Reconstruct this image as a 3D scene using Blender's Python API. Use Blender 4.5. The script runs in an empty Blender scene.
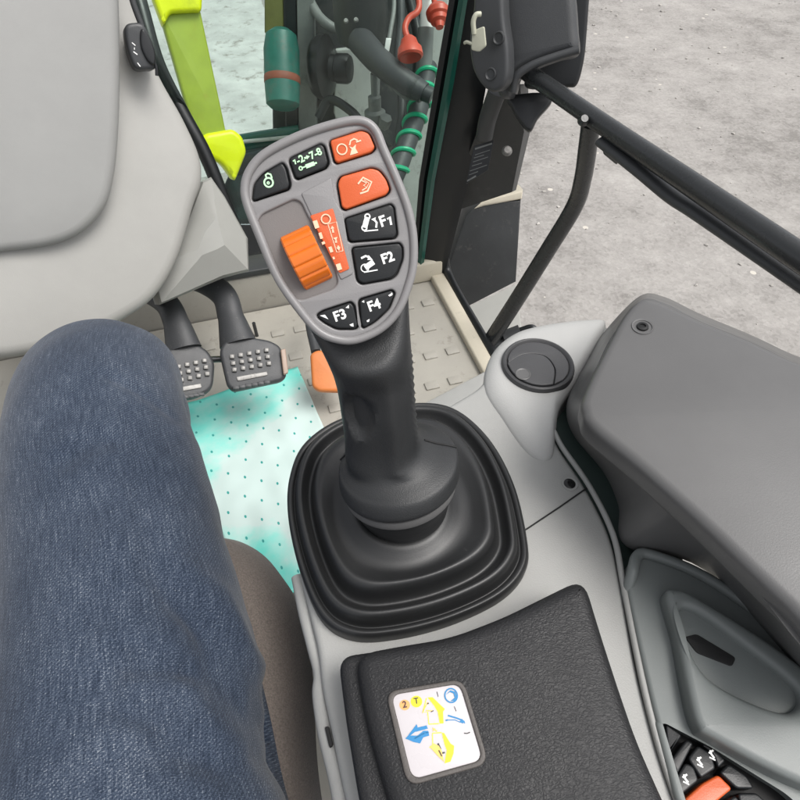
import bpy, bmesh, math, random
from mathutils import Vector, Matrix, noise
random.seed(7)
sc = bpy.context.scene
COL = sc.collection
R = math.radians
V3 = Vector

# ------------------------------------------------------------------ camera
F = 578.0                      # focal length in photo pixels (800 wide)
PITCH = R(50)
CAM = V3((0, 0, 2.2))
FW = V3((0, math.cos(PITCH), -math.sin(PITCH)))
UP = V3((0, math.sin(PITCH), math.cos(PITCH)))
RT = V3((1, 0, 0))
cd = bpy.data.cameras.new('camera'); cam = bpy.data.objects.new('camera', cd); COL.objects.link(cam)
cam.location = CAM; cam.rotation_euler = (math.pi/2-PITCH, 0, 0)
cd.sensor_width = 36; cd.lens = 36*F/800; cd.clip_start = .01; cd.clip_end = 2000
sc.camera = cam
ZF, ZC = 1.28, 1.81            # cab floor and console heights above the yard
YAW = R(17)
VF = V3((-math.sin(YAW), math.cos(YAW), 0)); VR = V3((math.cos(YAW), math.sin(YAW), 0)); VZ = V3((0, 0, 1))

def ray(px, py): return RT*((px-400)/F) + UP*((400-py)/F) + FW
def D(px, py, d): return CAM + ray(px, py)*d            # measured point at a distance
def Z(px, py, z): r = ray(px, py); return CAM + r*((z-CAM.z)/r.z)   # measured point at a height

class Pl:                                               # a working plane of a surface
    def __init__(s, o, n, up=VZ):
        s.o = V3(o); s.N = V3(n).normalized(); s.V = (up-s.N*up.dot(s.N)).normalized(); s.U = s.V.cross(s.N)
    def hit(s, px, py, h=0):
        r = ray(px, py); t = (s.o-CAM).dot(s.N)/r.dot(s.N); return CAM+r*t+s.N*h
    def loc(s, px, py):
        p = s.hit(px, py)-s.o; return (p.dot(s.U), p.dot(s.V))
    def at(s, u, v, h=0): return s.o+s.U*u+s.V*v+s.N*h
    def mat(s, h=0):
        o = s.o+s.N*h
        return Matrix(((s.U.x, s.V.x, s.N.x, o.x), (s.U.y, s.V.y, s.N.y, o.y), (s.U.z, s.V.z, s.N.z, o.z), (0, 0, 0, 1)))
def HP(z): return Pl((0, .4, z), (0, 0, 1), V3((0, 1, 0)))
def facing(px, py, d, tilt=0., side=0.):
    r = ray(px, py).normalized(); return Pl(D(px, py, d), -r+UP*tilt+RT*side, UP)

# ------------------------------------------------------------------ materials
def mat(name, col, rough=.5, bump=0., bscale=900., var=.1, vscale=14., metal=0., spec=.5, rvar=.1, col2=None, dirt=None, coat=0):
    m = bpy.data.materials.new(name); m.use_nodes = True; nt = m.node_tree; N = nt.nodes; L = nt.links
    b = N['Principled BSDF']; tc = N.new('ShaderNodeTexCoord')
    b.inputs['Metallic'].default_value = metal; b.inputs['Specular IOR Level'].default_value = spec
    b.inputs['Coat Weight'].default_value = coat
    n1 = N.new('ShaderNodeTexNoise'); n1.inputs['Scale'].default_value = vscale; n1.inputs['Detail'].default_value = 8; n1.inputs['Roughness'].default_value = .65
    L.new(tc.outputs['Object'], n1.inputs['Vector'])
    cr = N.new('ShaderNodeValToRGB'); cr.color_ramp.elements[0].position = .3; cr.color_ramp.elements[1].position = .7
    c2 = col2 or [c*(1+var) for c in col]
    cr.color_ramp.elements[0].color = (*[c*(1-var) for c in col], 1); cr.color_ramp.elements[1].color = (*c2, 1)
    L.new(n1.outputs['Fac'], cr.inputs['Fac'])
    out = cr.outputs['Color']
    if dirt:                                     # speckled dust and scuffs
        n3 = N.new('ShaderNodeTexNoise'); n3.inputs['Scale'].default_value = dirt[1]; n3.inputs['Detail'].default_value = 10; n3.inputs['Roughness'].default_value = .75
        L.new(tc.outputs['Object'], n3.inputs['Vector'])
        r3 = N.new('ShaderNodeValToRGB'); r3.color_ramp.elements[0].position = dirt[2]; r3.color_ramp.elements[1].position = dirt[2]+.12
        L.new(n3.outputs['Fac'], r3.inputs['Fac'])
        mx = N.new('ShaderNodeMixRGB'); mx.inputs[2].default_value = (*dirt[0], 1)
        mul = N.new('ShaderNodeMath'); mul.operation = 'MULTIPLY'; mul.inputs[1].default_value = dirt[3]
        L.new(r3.outputs['Color'], mul.inputs[0]); L.new(mul.outputs[0], mx.inputs[0]); L.new(out, mx.inputs[1]); out = mx.outputs[0]
    L.new(out, b.inputs['Base Color'])
    mr = N.new('ShaderNodeMapRange'); mr.inputs['To Min'].default_value = max(.02, rough-rvar); mr.inputs['To Max'].default_value = min(1, rough+rvar)
    n4 = N.new('ShaderNodeTexNoise'); n4.inputs['Scale'].default_value = vscale*3; n4.inputs['Detail'].default_value = 6
    L.new(tc.outputs['Object'], n4.inputs['Vector']); L.new(n4.outputs['Fac'], mr.inputs['Value']); L.new(mr.outputs[0], b.inputs['Roughness'])
    if bump:
        n2 = N.new('ShaderNodeTexNoise'); n2.inputs['Scale'].default_value = bscale; n2.inputs['Detail'].default_value = 3
        L.new(tc.outputs['Object'], n2.inputs['Vector'])
        bp = N.new('ShaderNodeBump'); bp.inputs['Strength'].default_value = bump; bp.inputs['Distance'].default_value = .0006
        L.new(n2.outputs['Fac'], bp.inputs['Height']); L.new(bp.outputs[0], b.inputs['Normal'])
    return m
def nd(m): return m.node_tree.nodes, m.node_tree.links, m.node_tree.nodes['Principled BSDF']

dust = (.30, .28, .25)
M = {}
M['grip'] = mat('grip_black', (.020, .021, .022), .48, .35, 1300, dirt=((.08, .08, .08), 60, .62, .5))
M['rubber'] = mat('rubber_black', (.016, .0165, .017), .42, .10, 900, dirt=((.11, .11, .105), 90, .66, .55))
M['bezel'] = mat('bezel_grey', (.205, .199, .199), .36, .15, 1600, var=.05)
M['pocket'] = mat('pocket_grey', (.150, .136, .130), .55, .15, 1600, var=.05)
M['keyblack'] = mat('key_black', (.011, .012, .013), .33, .12, 1600, spec=.35, dirt=((.07, .07, .07), 160, .64, .5))
M['keyorange'] = mat('key_orange', (.53, .088, .017), .4, .15, 1600, var=.04)
M['wheelorange'] = mat('wheel_orange', (.62, .135, .006), .20, .05, 900, var=.08, coat=.4)
M['mark_white'] = mat('mark_white', (.78, .78, .76), .5, var=.03)
M['mark_green'] = mat('mark_green', (.50, .86, .50), .5, var=.03)
M['mark_peach'] = mat('mark_peach', (.86, .52, .36), .5, var=.03)
M['console'] = mat('console_grey', (.325, .325, .312), .52, .35, 900, var=.05, dirt=((.20, .19, .17), 120, .66, .4))
M['pod'] = mat('pod_lit_grey', (.40, .40, .388), .5, .35, 900, var=.04, dirt=((.4, .38, .34), 120, .66, .4))  # console plastic made lighter: window light round the vent painted into the colour
M['darkbox'] = mat('charcoal_plastic', (.105, .104, .103), .38, .12, 1100, var=.06, dirt=((.2, .19, .18), 110, .66, .35))
M['sidegrey'] = mat('slate_plastic', (.165, .180, .175), .45, .12, 1100, var=.06, dirt=((.22, .21, .19), 110, .66, .35))
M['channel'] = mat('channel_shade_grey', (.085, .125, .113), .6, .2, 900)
M['ventblack'] = mat('vent_black', (.056, .056, .058), .45, .3, 900)
M['cowl'] = mat('cowl_grey', (.345, .34, .32), .55, .3, 900, var=.04, dirt=((.33, .30, .25), 60, .66, .4))
M['cowl2'] = mat('column_grey', (.29, .29, .28), .55, .3, 900, var=.04)
M['cover'] = mat('leg_cover_grey', (.29, .29, .27), .55, .3, 900, var=.04)
M['pedal'] = mat('pedal_black', (.040, .042, .045), .5, .4, 500, dirt=(dust, 90, .60, .35))
M['stud'] = mat('worn_steel', (.20, .195, .185), .42, .3, 300, metal=.3, dirt=((.07, .07, .07), 150, .5, .6))
M['floor'] = mat('mat_beige', (.36, .343, .302), .6, .5, 420, var=.08, vscale=7, dirt=((.13, .115, .09), 26, .575, .5))
M['sill'] = mat('sill_cream', (.50, .46, .37), .55, .3, 500, var=.06, dirt=((.22, .2, .16), 50, .6, .5))
M['frame'] = mat('door_frame_black', (.010, .011, .012), .35, .15, 900, dirt=((.06, .06, .055), 70, .62, .4))
M['steelblack'] = mat('painted_black_steel', (.024, .026, .027), .27, .3, 300, dirt=((.14, .13, .12), 80, .63, .5))
M['housing'] = mat('housing_black', (.040, .042, .044), .45, .4, 900, dirt=((.15, .15, .14), 90, .64, .4))
M['darkpanel'] = mat('engine_panel_dark', (.030, .033, .034), .5, .4, 200, var=.25, vscale=6, dirt=((.10, .10, .09), 14, .56, .6))
M['darkgrey'] = mat('bracket_grey', (.026, .028, .029), .5, .3, 200, var=.2, vscale=9, dirt=((.09, .085, .08), 20, .58, .6))
M['midpanel'] = mat('panel_grey', (.16, .165, .16), .5, .3, 200, var=.2, vscale=9, dirt=((.07, .07, .065), 20, .55, .6))
M['palepanel'] = mat('panel_pale', (.44, .45, .43), .5, .3, 200, var=.12, vscale=9, dirt=((.15, .14, .12), 20, .55, .6))
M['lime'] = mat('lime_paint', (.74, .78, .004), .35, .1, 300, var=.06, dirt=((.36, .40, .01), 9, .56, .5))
M['limedull'] = mat('lime_paint_dull', (.30, .37, .03), .45, .1, 300, var=.1, dirt=((.30, .27, .01), 5, .54, .8))  # duller lime with broad olive patches
M['teal'] = mat('teal_paint', (.015, .125, .098), .45, .1, 300, var=.25, dirt=((.09, .10, .085), 22, .53, .6))
M['tealdark'] = mat('teal_edge', (.010, .075, .055), .2, var=.15)
M['rust'] = mat('rust_red', (.25, .07, .04), .6, .2, 300, var=.25)
M['green'] = mat('hose_spiral_green', (.01, .36, .18), .38, .1, 300, var=.1)
M['red'] = mat('cap_red', (.50, .065, .035), .38, .1, 300, var=.15)
M['chrome'] = mat('chrome', (.65, .65, .64), .18, metal=1., var=.05)
M['cream'] = mat('clip_cream', (.42, .42, .33), .45, var=.06)
M['white'] = mat('white_plastic', (.75, .75, .73), .45, var=.04)
M['olive'] = mat('olive_paint', (.16, .16, .05), .5, var=.2)
M['screw'] = mat('screw_black', (.03, .03, .03), .3, metal=.6)
M['hole'] = mat('hole_black', (.006, .006, .006), .7)
M['tab'] = mat('tab_brown', (.30, .22, .17), .45, .2, 300, var=.2)
M['pedalorange'] = mat('pedal_orange', (.58, .18, .045), .5, .4, 200, var=.1, dirt=((.45, .2, .1), 50, .6, .5))
for n, c in (('y', (.86, .72, .02)), ('b', (.015, .19, .42)), ('o', (.85, .36, .12)), ('k', (.03, .03, .03)), ('lo', (.82, .50, .12))):
    M['ink_'+n] = mat('ink_'+{'y': 'yellow', 'b': 'blue', 'o': 'orange', 'k': 'black', 'lo': 'amber'}[n], c, .4, var=.05)
M['decal'] = mat('decal_white', (.52, .49, .50), .28, var=.03, coat=.3)
M['decalframe'] = mat('decal_frame', (.075, .066, .06), .5, .3, 900, var=.15)

# leather grain
m = M['leather'] = mat('leather_black', (.018, .018, .019), .5, var=.1, spec=.32); N, L, b = nd(m)
tc = N.new('ShaderNodeTexCoord'); mp = N.new('ShaderNodeMapping'); mp.inputs['Scale'].default_value = (1.0, 1.7, 1.2); mp.inputs['Rotation'].default_value = (0, 0, -.35)
L.new(tc.outputs['Object'], mp.inputs['Vector'])
nz = N.new('ShaderNodeTexNoise'); nz.inputs['Scale'].default_value = 180; nz.inputs['Detail'].default_value = 2
L.new(mp.outputs[0], nz.inputs['Vector'])
ad = N.new('ShaderNodeMixRGB'); ad.blend_type = 'LINEAR_LIGHT'; ad.inputs[0].default_value = .004
L.new(mp.outputs[0], ad.inputs[1]); L.new(nz.outputs['Color'], ad.inputs[2])
vo = N.new('ShaderNodeTexVoronoi'); vo.feature = 'DISTANCE_TO_EDGE'; vo.inputs['Scale'].default_value = 360; L.new(ad.outputs[0], vo.inputs['Vector'])
cr = N.new('ShaderNodeValToRGB'); cr.color_ramp.elements[0].position = 0; cr.color_ramp.elements[1].position = .34; L.new(vo.outputs['Distance'], cr.inputs['Fac'])
bp = N.new('ShaderNodeBump'); bp.inputs['Strength'].default_value = .26; bp.inputs['Distance'].default_value = .0009
L.new(cr.outputs['Color'], bp.inputs['Height']); L.new(bp.outputs[0], b.inputs['Normal'])

# denim (uses the leg's UV: u round the leg, v along it, in metres)
m = M['denim'] = mat('denim_blue', (.1, .1, .1), .85, spec=.15); N, L, b = nd(m)
uv = N.new('ShaderNodeUVMap')
def noi(vec, sx, sy, detail=2, rough=.5):
    mp = N.new('ShaderNodeMapping'); mp.inputs['Scale'].default_value = (sx, sy, 1); L.new(vec, mp.inputs['Vector'])
    n = N.new('ShaderNodeTexNoise'); n.inputs['Scale'].default_value = 1; n.inputs['Detail'].default_value = detail; n.inputs['Roughness'].default_value = rough
    L.new(mp.outputs[0], n.inputs['Vector']); return n.outputs['Fac']
def mth(op, a, bb=None):
    n = N.new('ShaderNodeMath'); n.operation = op
    for i, x in enumerate((a, bb)):
        if x is None: continue
        if isinstance(x, (int, float)): n.inputs[i].default_value = x
        else: L.new(x, n.inputs[i])
    return n.outputs[0]
u0 = uv.outputs[0]
slub = noi(u0, 1150, 48, 3, .6)
weft = noi(u0, 240, 1300, 2, .6)
fine = noi(u0, 1350, 1350, 2, .7)
big = noi(u0, 13, 8, 5, .65)
wv = N.new('ShaderNodeTexWave'); wv.wave_type = 'BANDS'; wv.bands_direction = 'DIAGONAL'; wv.inputs['Scale'].default_value = 230; wv.inputs['Distortion'].default_value = 2.6; wv.inputs['Detail'].default_value = 2; wv.inputs['Detail Scale'].default_value = 2
L.new(u0, wv.inputs['Vector'])
s = mth('ADD', mth('MULTIPLY', slub, .32), mth('MULTIPLY', fine, .52))
s = mth('ADD', s, mth('MULTIPLY', weft, .26)); s = mth('ADD', s, mth('MULTIPLY', wv.outputs['Fac'], .07)); s = mth('ADD', s, mth('MULTIPLY', big, .22))
cr = N.new('ShaderNodeValToRGB'); e = cr.color_ramp.elements
e[0].position = .52; e[0].color = (.007, .011, .021, 1); e[1].position = .95; e[1].color = (.35, .375, .40, 1)
x = e.new(.65); x.color = (.020, .030, .050, 1); x = e.new(.77); x.color = (.056, .073, .105, 1)
L.new(s, cr.inputs['Fac']); L.new(cr.outputs['Color'], b.inputs['Base Color'])
bp = N.new('ShaderNodeBump'); bp.inputs['Strength'].default_value = .5; bp.inputs['Distance'].default_value = .0008; L.new(s, bp.inputs['Height']); L.new(bp.outputs[0], b.inputs['Normal'])
b.inputs['Sheen Weight'].default_value = .12

m = M['seat'] = mat('seat_fabric', (.165, .140, .123), .95, .9, 750, var=.35, vscale=700, spec=.1); nd(m)[2].inputs['Sheen Weight'].default_value = .2

# dimpled mint sheet: white glare painted over turquoise, small dots on a grid
m = M['sheet'] = mat('sheet_mint', (.8, .8, .8), .35); N, L, b = nd(m)
uv = N.new('ShaderNodeUVMap'); u0 = uv.outputs[0]
n1 = noi(u0, 5.5, 8, 5, .62)
sep = N.new('ShaderNodeSeparateXYZ'); L.new(u0, sep.inputs[0])
ends = mth('ABSOLUTE', mth('SUBTRACT', sep.outputs['Y'], .235))           # painted white glare fills the middle, turquoise stays at both ends
side = mth('MULTIPLY', sep.outputs['X'], .45)
f = mth('SUBTRACT', mth('ADD', mth('MULTIPLY', n1, .62), mth('MULTIPLY', ends, 1.25)), side)
cr = N.new('ShaderNodeValToRGB'); e = cr.color_ramp.elements
e[0].position = .36; e[0].color = (.52, .64, .61, 1); e[1].position = .53; e[1].color = (.13, .68, .58, 1)
x = e.new(.435); x.color = (.32, .66, .59, 1)
L.new(f, cr.inputs['Fac'])
def cell(scale, off):
    mp = N.new('ShaderNodeMapping'); mp.inputs['Scale'].default_value = (scale, scale*.8, 1); mp.inputs['Location'].default_value = (off, off, 0); mp.inputs['Rotation'].default_value = (0, 0, .25)
    L.new(u0, mp.inputs['Vector'])
    fr = N.new('ShaderNodeVectorMath'); fr.operation = 'FRACTION'; L.new(mp.outputs[0], fr.inputs[0])
    ds = N.new('ShaderNodeVectorMath'); ds.operation = 'DISTANCE'; ds.inputs[1].default_value = (.5, .5, 0); L.new(fr.outputs[0], ds.inputs[0])
    return ds.outputs['Value']
dd = mth('MINIMUM', cell(21, 0), cell(21, .5))
dot = mth('LESS_THAN', dd, .052)
mx = N.new('ShaderNodeMixRGB'); mx.inputs[2].default_value = (.03, .30, .27, 1); L.new(dot, mx.inputs[0]); L.new(cr.outputs['Color'], mx.inputs[1]); L.new(mx.outputs[0], b.inputs['Base Color'])

# yard gravel and asphalt
m = M['gravel'] = mat('yard_gravel', (.3, .3, .3), .9, spec=.2); N, L, b = nd(m)
tc = N.new('ShaderNodeTexCoord'); o = tc.outputs['Object']
def noi3(scale, detail=4, rough=.6):
    n = N.new('ShaderNodeTexNoise'); n.inputs['Scale'].default_value = scale; n.inputs['Detail'].default_value = detail; n.inputs['Roughness'].default_value = rough; L.new(o, n.inputs['Vector']); return n.outputs['Fac']
vo = N.new('ShaderNodeTexVoronoi'); vo.inputs['Scale'].default_value = 46; vo.inputs['Randomness'].default_value = 1; L.new(o, vo.inputs['Vector'])
sp = N.new('ShaderNodeSeparateColor'); L.new(vo.outputs['Color'], sp.inputs[0])
vo2 = N.new('ShaderNodeTexVoronoi'); vo2.inputs['Scale'].default_value = 13; L.new(o, vo2.inputs['Vector'])
sp2 = N.new('ShaderNodeSeparateColor'); L.new(vo2.outputs['Color'], sp2.inputs[0])
big = mth('GREATER_THAN', sp2.outputs[0], .975)
near = mth('LESS_THAN', vo2.outputs['Distance'], .24)
chip = mth('MULTIPLY', big, near)
s = mth('ADD', mth('MULTIPLY', sp.outputs[0], .13), mth('MULTIPLY', noi3(3.2, 9, .72), .55)); s = mth('ADD', s, mth('MULTIPLY', noi3(60, 4, .7), .29)); s = mth('ADD', s, mth('MULTIPLY', mth('SUBTRACT', noi3(.8, 5, .6), .5), .55))
cr = N.new('ShaderNodeValToRGB'); e = cr.color_ramp.elements
e[0].position = .30; e[0].color = (.19, .18, .168, 1); e[1].position = .80; e[1].color = (.41, .393, .37, 1); x = e.new(.47); x.color = (.285, .272, .256, 1)
L.new(s, cr.inputs['Fac'])
mx = N.new('ShaderNodeMixRGB'); mx.inputs[2].default_value = (.50, .47, .42, 1); L.new(chip, mx.inputs[0]); L.new(cr.outputs['Color'], mx.inputs[1])
L.new(mx.outputs[0], b.inputs['Base Color'])
bp = N.new('ShaderNodeBump'); bp.inputs['Strength'].default_value = .7; bp.inputs['Distance'].default_value = .012; L.new(s, bp.inputs['Height']); L.new(bp.outputs[0], b.inputs['Normal'])

# pale concrete with cracks and specks
m = M['slab'] = mat('pale_concrete', (.41, .41, .395), .85, var=.24, vscale=2.5, dirt=((.14, .12, .10), 6.5, .545, .9), bump=.3, bscale=60)

m = M['glass'] = bpy.data.materials.new('glass_tinted'); m.use_nodes = True; N = m.node_tree.nodes; L = m.node_tree.links
N.remove(N['Principled BSDF']); tr = N.new('ShaderNodeBsdfTransparent'); tr.inputs[0].default_value = (.86, .935, .905, 1)
gl = N.new('ShaderNodeBsdfGlossy'); gl.inputs['Roughness'].default_value = .02; fr = N.new('ShaderNodeFresnel'); fr.inputs[0].default_value = 1.33
ms = N.new('ShaderNodeMixShader'); L.new(fr.outputs[0], ms.inputs[0]); L.new(tr.outputs[0], ms.inputs[1]); L.new(gl.outputs[0], ms.inputs[2]); L.new(ms.outputs[0], N['Material Output'].inputs[0])

# ------------------------------------------------------------------ builders
ROOT = {}
def thing(name, label, cat, loc, group=None):
    o = bpy.data.objects.new(name, None); COL.objects.link(o); o.location = loc; o.empty_display_size = .02
    o['label'] = label; o['category'] = cat
    if group: o['group'] = group
    ROOT[o.name] = V3(loc); return o
def tag(o, label=None, cat=None, kind=None, group=None):
    if label: o['label'] = label
    if cat: o['category'] = cat
    if kind: o['kind'] = kind
    if group: o['group'] = group
    return o
def finish(name, me, m, parent, sharp=35, label=None):
    """me holds world coordinates; link it as ONE object under parent"""
    if parent is not None: off = ROOT[parent.name]
    else:
        zs = [v.co for v in me.vertices]; n = len(zs)
        off = V3((sum(v.x for v in zs)/n, sum(v.y for v in zs)/n, min(v.z for v in zs)))
    me.transform(Matrix.Translation(-off))
    for p in me.polygons: p.use_smooth = True
    if sharp: me.set_sharp_from_angle(angle=R(sharp))
    me.materials.clear(); me.materials.append(M[m] if isinstance(m, str) else m)
    o = bpy.data.objects.new(name, me); COL.objects.link(o)
    if parent is not None: o.parent = parent
    else: o.location = off
    ROOT[o.name] = off
    if label: o['label'] = label
    return o
def bm_me(bm, name):
    bmesh.ops.recalc_face_normals(bm, faces=bm.faces); me = bpy.data.meshes.new(name); bm.to_mesh(me); bm.free(); return me

def cat_closed(pts, n=8):
    out = []; k = len(pts)
    for i in range(k):
        p0, p1, p2, p3 = (V3(pts[(i+j-1) % k]) for j in range(4))
        for q in range(n):
            t = q/n; out.append(.5*((2*p1)+(p2-p0)*t+(2*p0-5*p1+4*p2-p3)*t*t+(3*p1-p0-3*p2+p3)*t**3))
    return out
def cat_open(pts, n=8):
    pts = [V3(p) for p in pts]; P = [pts[0]*2-pts[1]]+pts+[pts[-1]*2-pts[-2]]; out = []
    for i in range(len(pts)-1):
        p0, p1, p2, p3 = P[i:i+4]
        for q in range(n):
            t = q/n; out.append(.5*((2*p1)+(p2-p0)*t+(2*p0-5*p1+4*p2-p3)*t*t+(3*p1-p0-3*p2+p3)*t**3))
    out.append(pts[-1]); return out
def rc(pts, r, n=6):
    """round the corners of a 2-D polygon"""
    out = []; k = len(pts)
    for i in range(k):
        a, p, c = (V3((*pts[(i+j-1) % k][:2], 0)) for j in range(3))
        d1, d2 = (a-p), (c-p); l1, l2 = d1.length, d2.length; rr = min(r, l1*.45, l2*.45)
        s, e = p+d1/l1*rr, p+d2/l2*rr
        for q in range(n+1):
            t = q/n; x = s*(1-t)**2+p*2*t*(1-t)+e*t*t; out.append((x.x, x.y))
    return out
def area(p): return sum(p[i][0]*p[(i+1) % len(p)][1]-p[(i+1) % len(p)][0]*p[i][1] for i in range(len(p)))/2
def slab_me(outlines, pl, t, b, h=0., bres=3):
    """solid plate with rounded edges: outlines are 2-D in plane coordinates, the first is the rim, the rest are holes"""
    cu = bpy.data.curves.new('tmp', 'CURVE'); cu.dimensions = '2D'; cu.fill_mode = 'BOTH'
    cu.extrude = max(t/2-b, 1e-5); cu.bevel_depth = b; cu.bevel_resolution = bres; cu.offset = -b
    for i, o in enumerate(outlines):
        a = area(o); o = list(o)
        if (a < 0) == (i == 0): o.reverse()
        s = cu.splines.new('POLY'); s.points.add(len(o)-1); s.use_cyclic_u = True
        for q, p in zip(s.points, o): q.co = (p[0], p[1], 0, 1)
    ob = bpy.data.objects.new('tmp', cu); COL.objects.link(ob)
    dg = bpy.context.evaluated_depsgraph_get(); dg.update()
    me = bpy.data.meshes.new_from_object(ob.evaluated_get(dg))
    bpy.data.objects.remove(ob); bpy.data.curves.remove(cu)
    me.transform(pl.mat(h-t/2))
    bm = bmesh.new(); bm.from_mesh(me); bmesh.ops.remove_doubles(bm, verts=bm.verts, dist=1e-6); bmesh.ops.recalc_face_normals(bm, faces=bm.faces); bm.to_mesh(me); bm.free()
    return me
def slab(name, outs, pl, t, b, m, parent, h=0., r=None, smooth=False, sharp=35, label=None, px=True):
    if outs and not isinstance(outs[0][0], (list, tuple)): outs = [outs]
    res = []
    for o in outs:
        if px: o = [pl.loc(*p) for p in o]
        if smooth: o = [(p.x, p.y) for p in cat_closed([(*p, 0) for p in o])]
        elif r: o = rc(o, r)
        res.append(o)
    return finish(name, slab_me(res, pl, t, b, h), m, parent, sharp, label)

def loft_bm(rings, cap=True, closed=True, uvs=None):
    bm = bmesh.new(); n = len(rings[0]); vs = [[bm.verts.new(p) for p in r] for r in rings]
    lay = bm.loops.layers.uv.new('UVMap') if uvs else None
    for i in range(len(rings)-1):
        for j in range(n if closed else n-1):
            k = (j+1) % n
            f = bm.faces.new((vs[i][j], vs[i][k], vs[i+1][k], vs[i+1][j]))
            if lay:
                us = (uvs[i][j], uvs[i][j+1], uvs[i+1][j+1], uvs[i+1][j])
                for l, c in zip(f.loops, us): l[lay].uv = c
    if cap and closed: bm.faces.new(vs[0]); bm.faces.new(vs[-1])
    return bm
def loft(name, rings, m, parent, sharp=40, cap=True, label=None): return finish(name, bm_me(loft_bm(rings, cap), name), m, parent, sharp, label)
def frames(pts):
    T = [(pts[min(i+1, len(pts)-1)]-pts[max(i-1, 0)]).normalized() for i in range(len(pts))]
    a = T[0].orthogonal().normalized(); out = []
    for t in T:
        a = (a-t*a.dot(t)).normalized(); out.append((a, t.cross(a)))
    return out
def tube_rings(pts, rad, n=14, flat=None, nrm=None):
    """rad one number or one per point; flat=(x,y) squashes the section, nrm keeps its thin direction"""
    rings = []
    fr = frames(pts)
    for i, p in enumerate(pts):
        r = rad if isinstance(rad, (int, float)) else rad[i]
        a, b = fr[i]
        if nrm is not None:
            t = (pts[min(i+1, len(pts)-1)]-pts[max(i-1, 0)]).normalized(); b = (nrm-t*nrm.dot(t)).normalized(); a = b.cross(t)
        fx, fy = flat or (1, 1)
        rings.append([p+a*(math.cos(q*2*math.pi/n)*r*fx)+b*(math.sin(q*2*math.pi/n)*r*fy) for q in range(n)])
    return rings
def interp(vals, n):
    out = []
    for i in range(len(vals)-1):
        for q in range(n): out.append(vals[i]+(vals[i+1]-vals[i])*q/n)
    return out+[vals[-1]]
def tube(name, pts, rad, m, parent, n=14, sm=8, flat=None, nrm=None, label=None):
    if sm:
        if not isinstance(rad, (int, float)): rad = interp(rad, sm)
        pts = cat_open(pts, sm)
    else: pts = [V3(p) for p in pts]
    return loft(name, tube_rings(pts, rad, n, flat, nrm), m, parent, 50, label=label)
def lathe_rings(prof, c, ax, n=40):
    ax = V3(ax).normalized(); a = ax.orthogonal().normalized(); b = ax.cross(a)
    return [[c+ax*h+(a*math.cos(q*2*math.pi/n)+b*math.sin(q*2*math.pi/n))*max(r, 1e-4) for q in range(n)] for r, h in prof]
def lathe(name, prof, c, ax, m, parent, n=40, label=None, sharp=40): return loft(name, lathe_rings(prof, c, ax, n), m, parent, sharp, label=label)
def join(name, bms, m, parent, sharp=40, label=None):
    bm = bmesh.new()
    for x in bms:
        me = bpy.data.meshes.new('t')
        if isinstance(x, bpy.types.Mesh): me = x
        else: bmesh.ops.recalc_face_normals(x, faces=x.faces); x.to_mesh(me); x.free()
        bm.from_mesh(me); bpy.data.meshes.remove(me)
    me = bpy.data.meshes.new(name); bm.to_mesh(me); bm.free()
    return finish(name, me, m, parent, sharp, label)
def ribbon(pts2, w, pl, h, th, closed=False):
    """flat raised stroke along 2-D points"""
    bm = bmesh.new(); n = len(pts2); P = [V3((*p, 0)) for p in pts2]; top = []; bot = []
    for i, p in enumerate(P):
        if closed: t = P[(i+1) % n]-P[i-1]
        else: t = P[min(i+1, n-1)]-P[max(i-1, 0)]
        t.normalize(); s = V3((-t.y, t.x, 0))*w/2
        top.append([bm.verts.new(pl.at(*(p+s)[:2], h)), bm.verts.new(pl.at(*(p-s)[:2], h))])
        bot.append([bm.verts.new(pl.at(*(p+s)[:2], h-th)), bm.verts.new(pl.at(*(p-s)[:2], h-th))])
    for i in range(n if closed else n-1):
        a, b, c, d = top[i], top[(i+1) % n], bot[i], bot[(i+1) % n]
        bm.faces.new((a[0], a[1], b[1], b[0])); bm.faces.new((a[0], b[0], d[0], c[0])); bm.faces.new((a[1], c[1], d[1], b[1])); bm.faces.new((c[0], d[0], d[1], c[1]))
    return bm
def poly(pts2, pl, h, th):
    bm = bmesh.new(); t = [bm.verts.new(pl.at(*p[:2], h)) for p in pts2]; b = [bm.verts.new(pl.at(*p[:2], h-th)) for p in pts2]
    n = len(t); bm.faces.new(t); bm.faces.new(list(reversed(b)))
    for i in range(n): bm.faces.new((t[i], b[i], b[(i+1) % n], t[(i+1) % n]))
    return bm
def text_me(s, size, pl, px, h, rot=0., th=.0002, bold=.0):
    cu = bpy.data.curves.new('tmp', 'FONT'); cu.body = s; cu.size = size; cu.align_x = 'CENTER'; cu.align_y = 'CENTER'; cu.extrude = th/2; cu.offset = bold; cu.resolution_u = 3
    ob = bpy.data.objects.new('tmp', cu); COL.objects.link(ob); dg = bpy.context.evaluated_depsgraph_get(); dg.update()
    me = bpy.data.meshes.new_from_object(ob.evaluated_get(dg)); bpy.data.objects.remove(ob); bpy.data.curves.remove(cu)
    u, v = pl.loc(*px)
    me.transform(pl.mat(h-th/2) @ Matrix.Translation((u, v, 0)) @ Matrix.Rotation(rot, 4, 'Z')); return me
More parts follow.
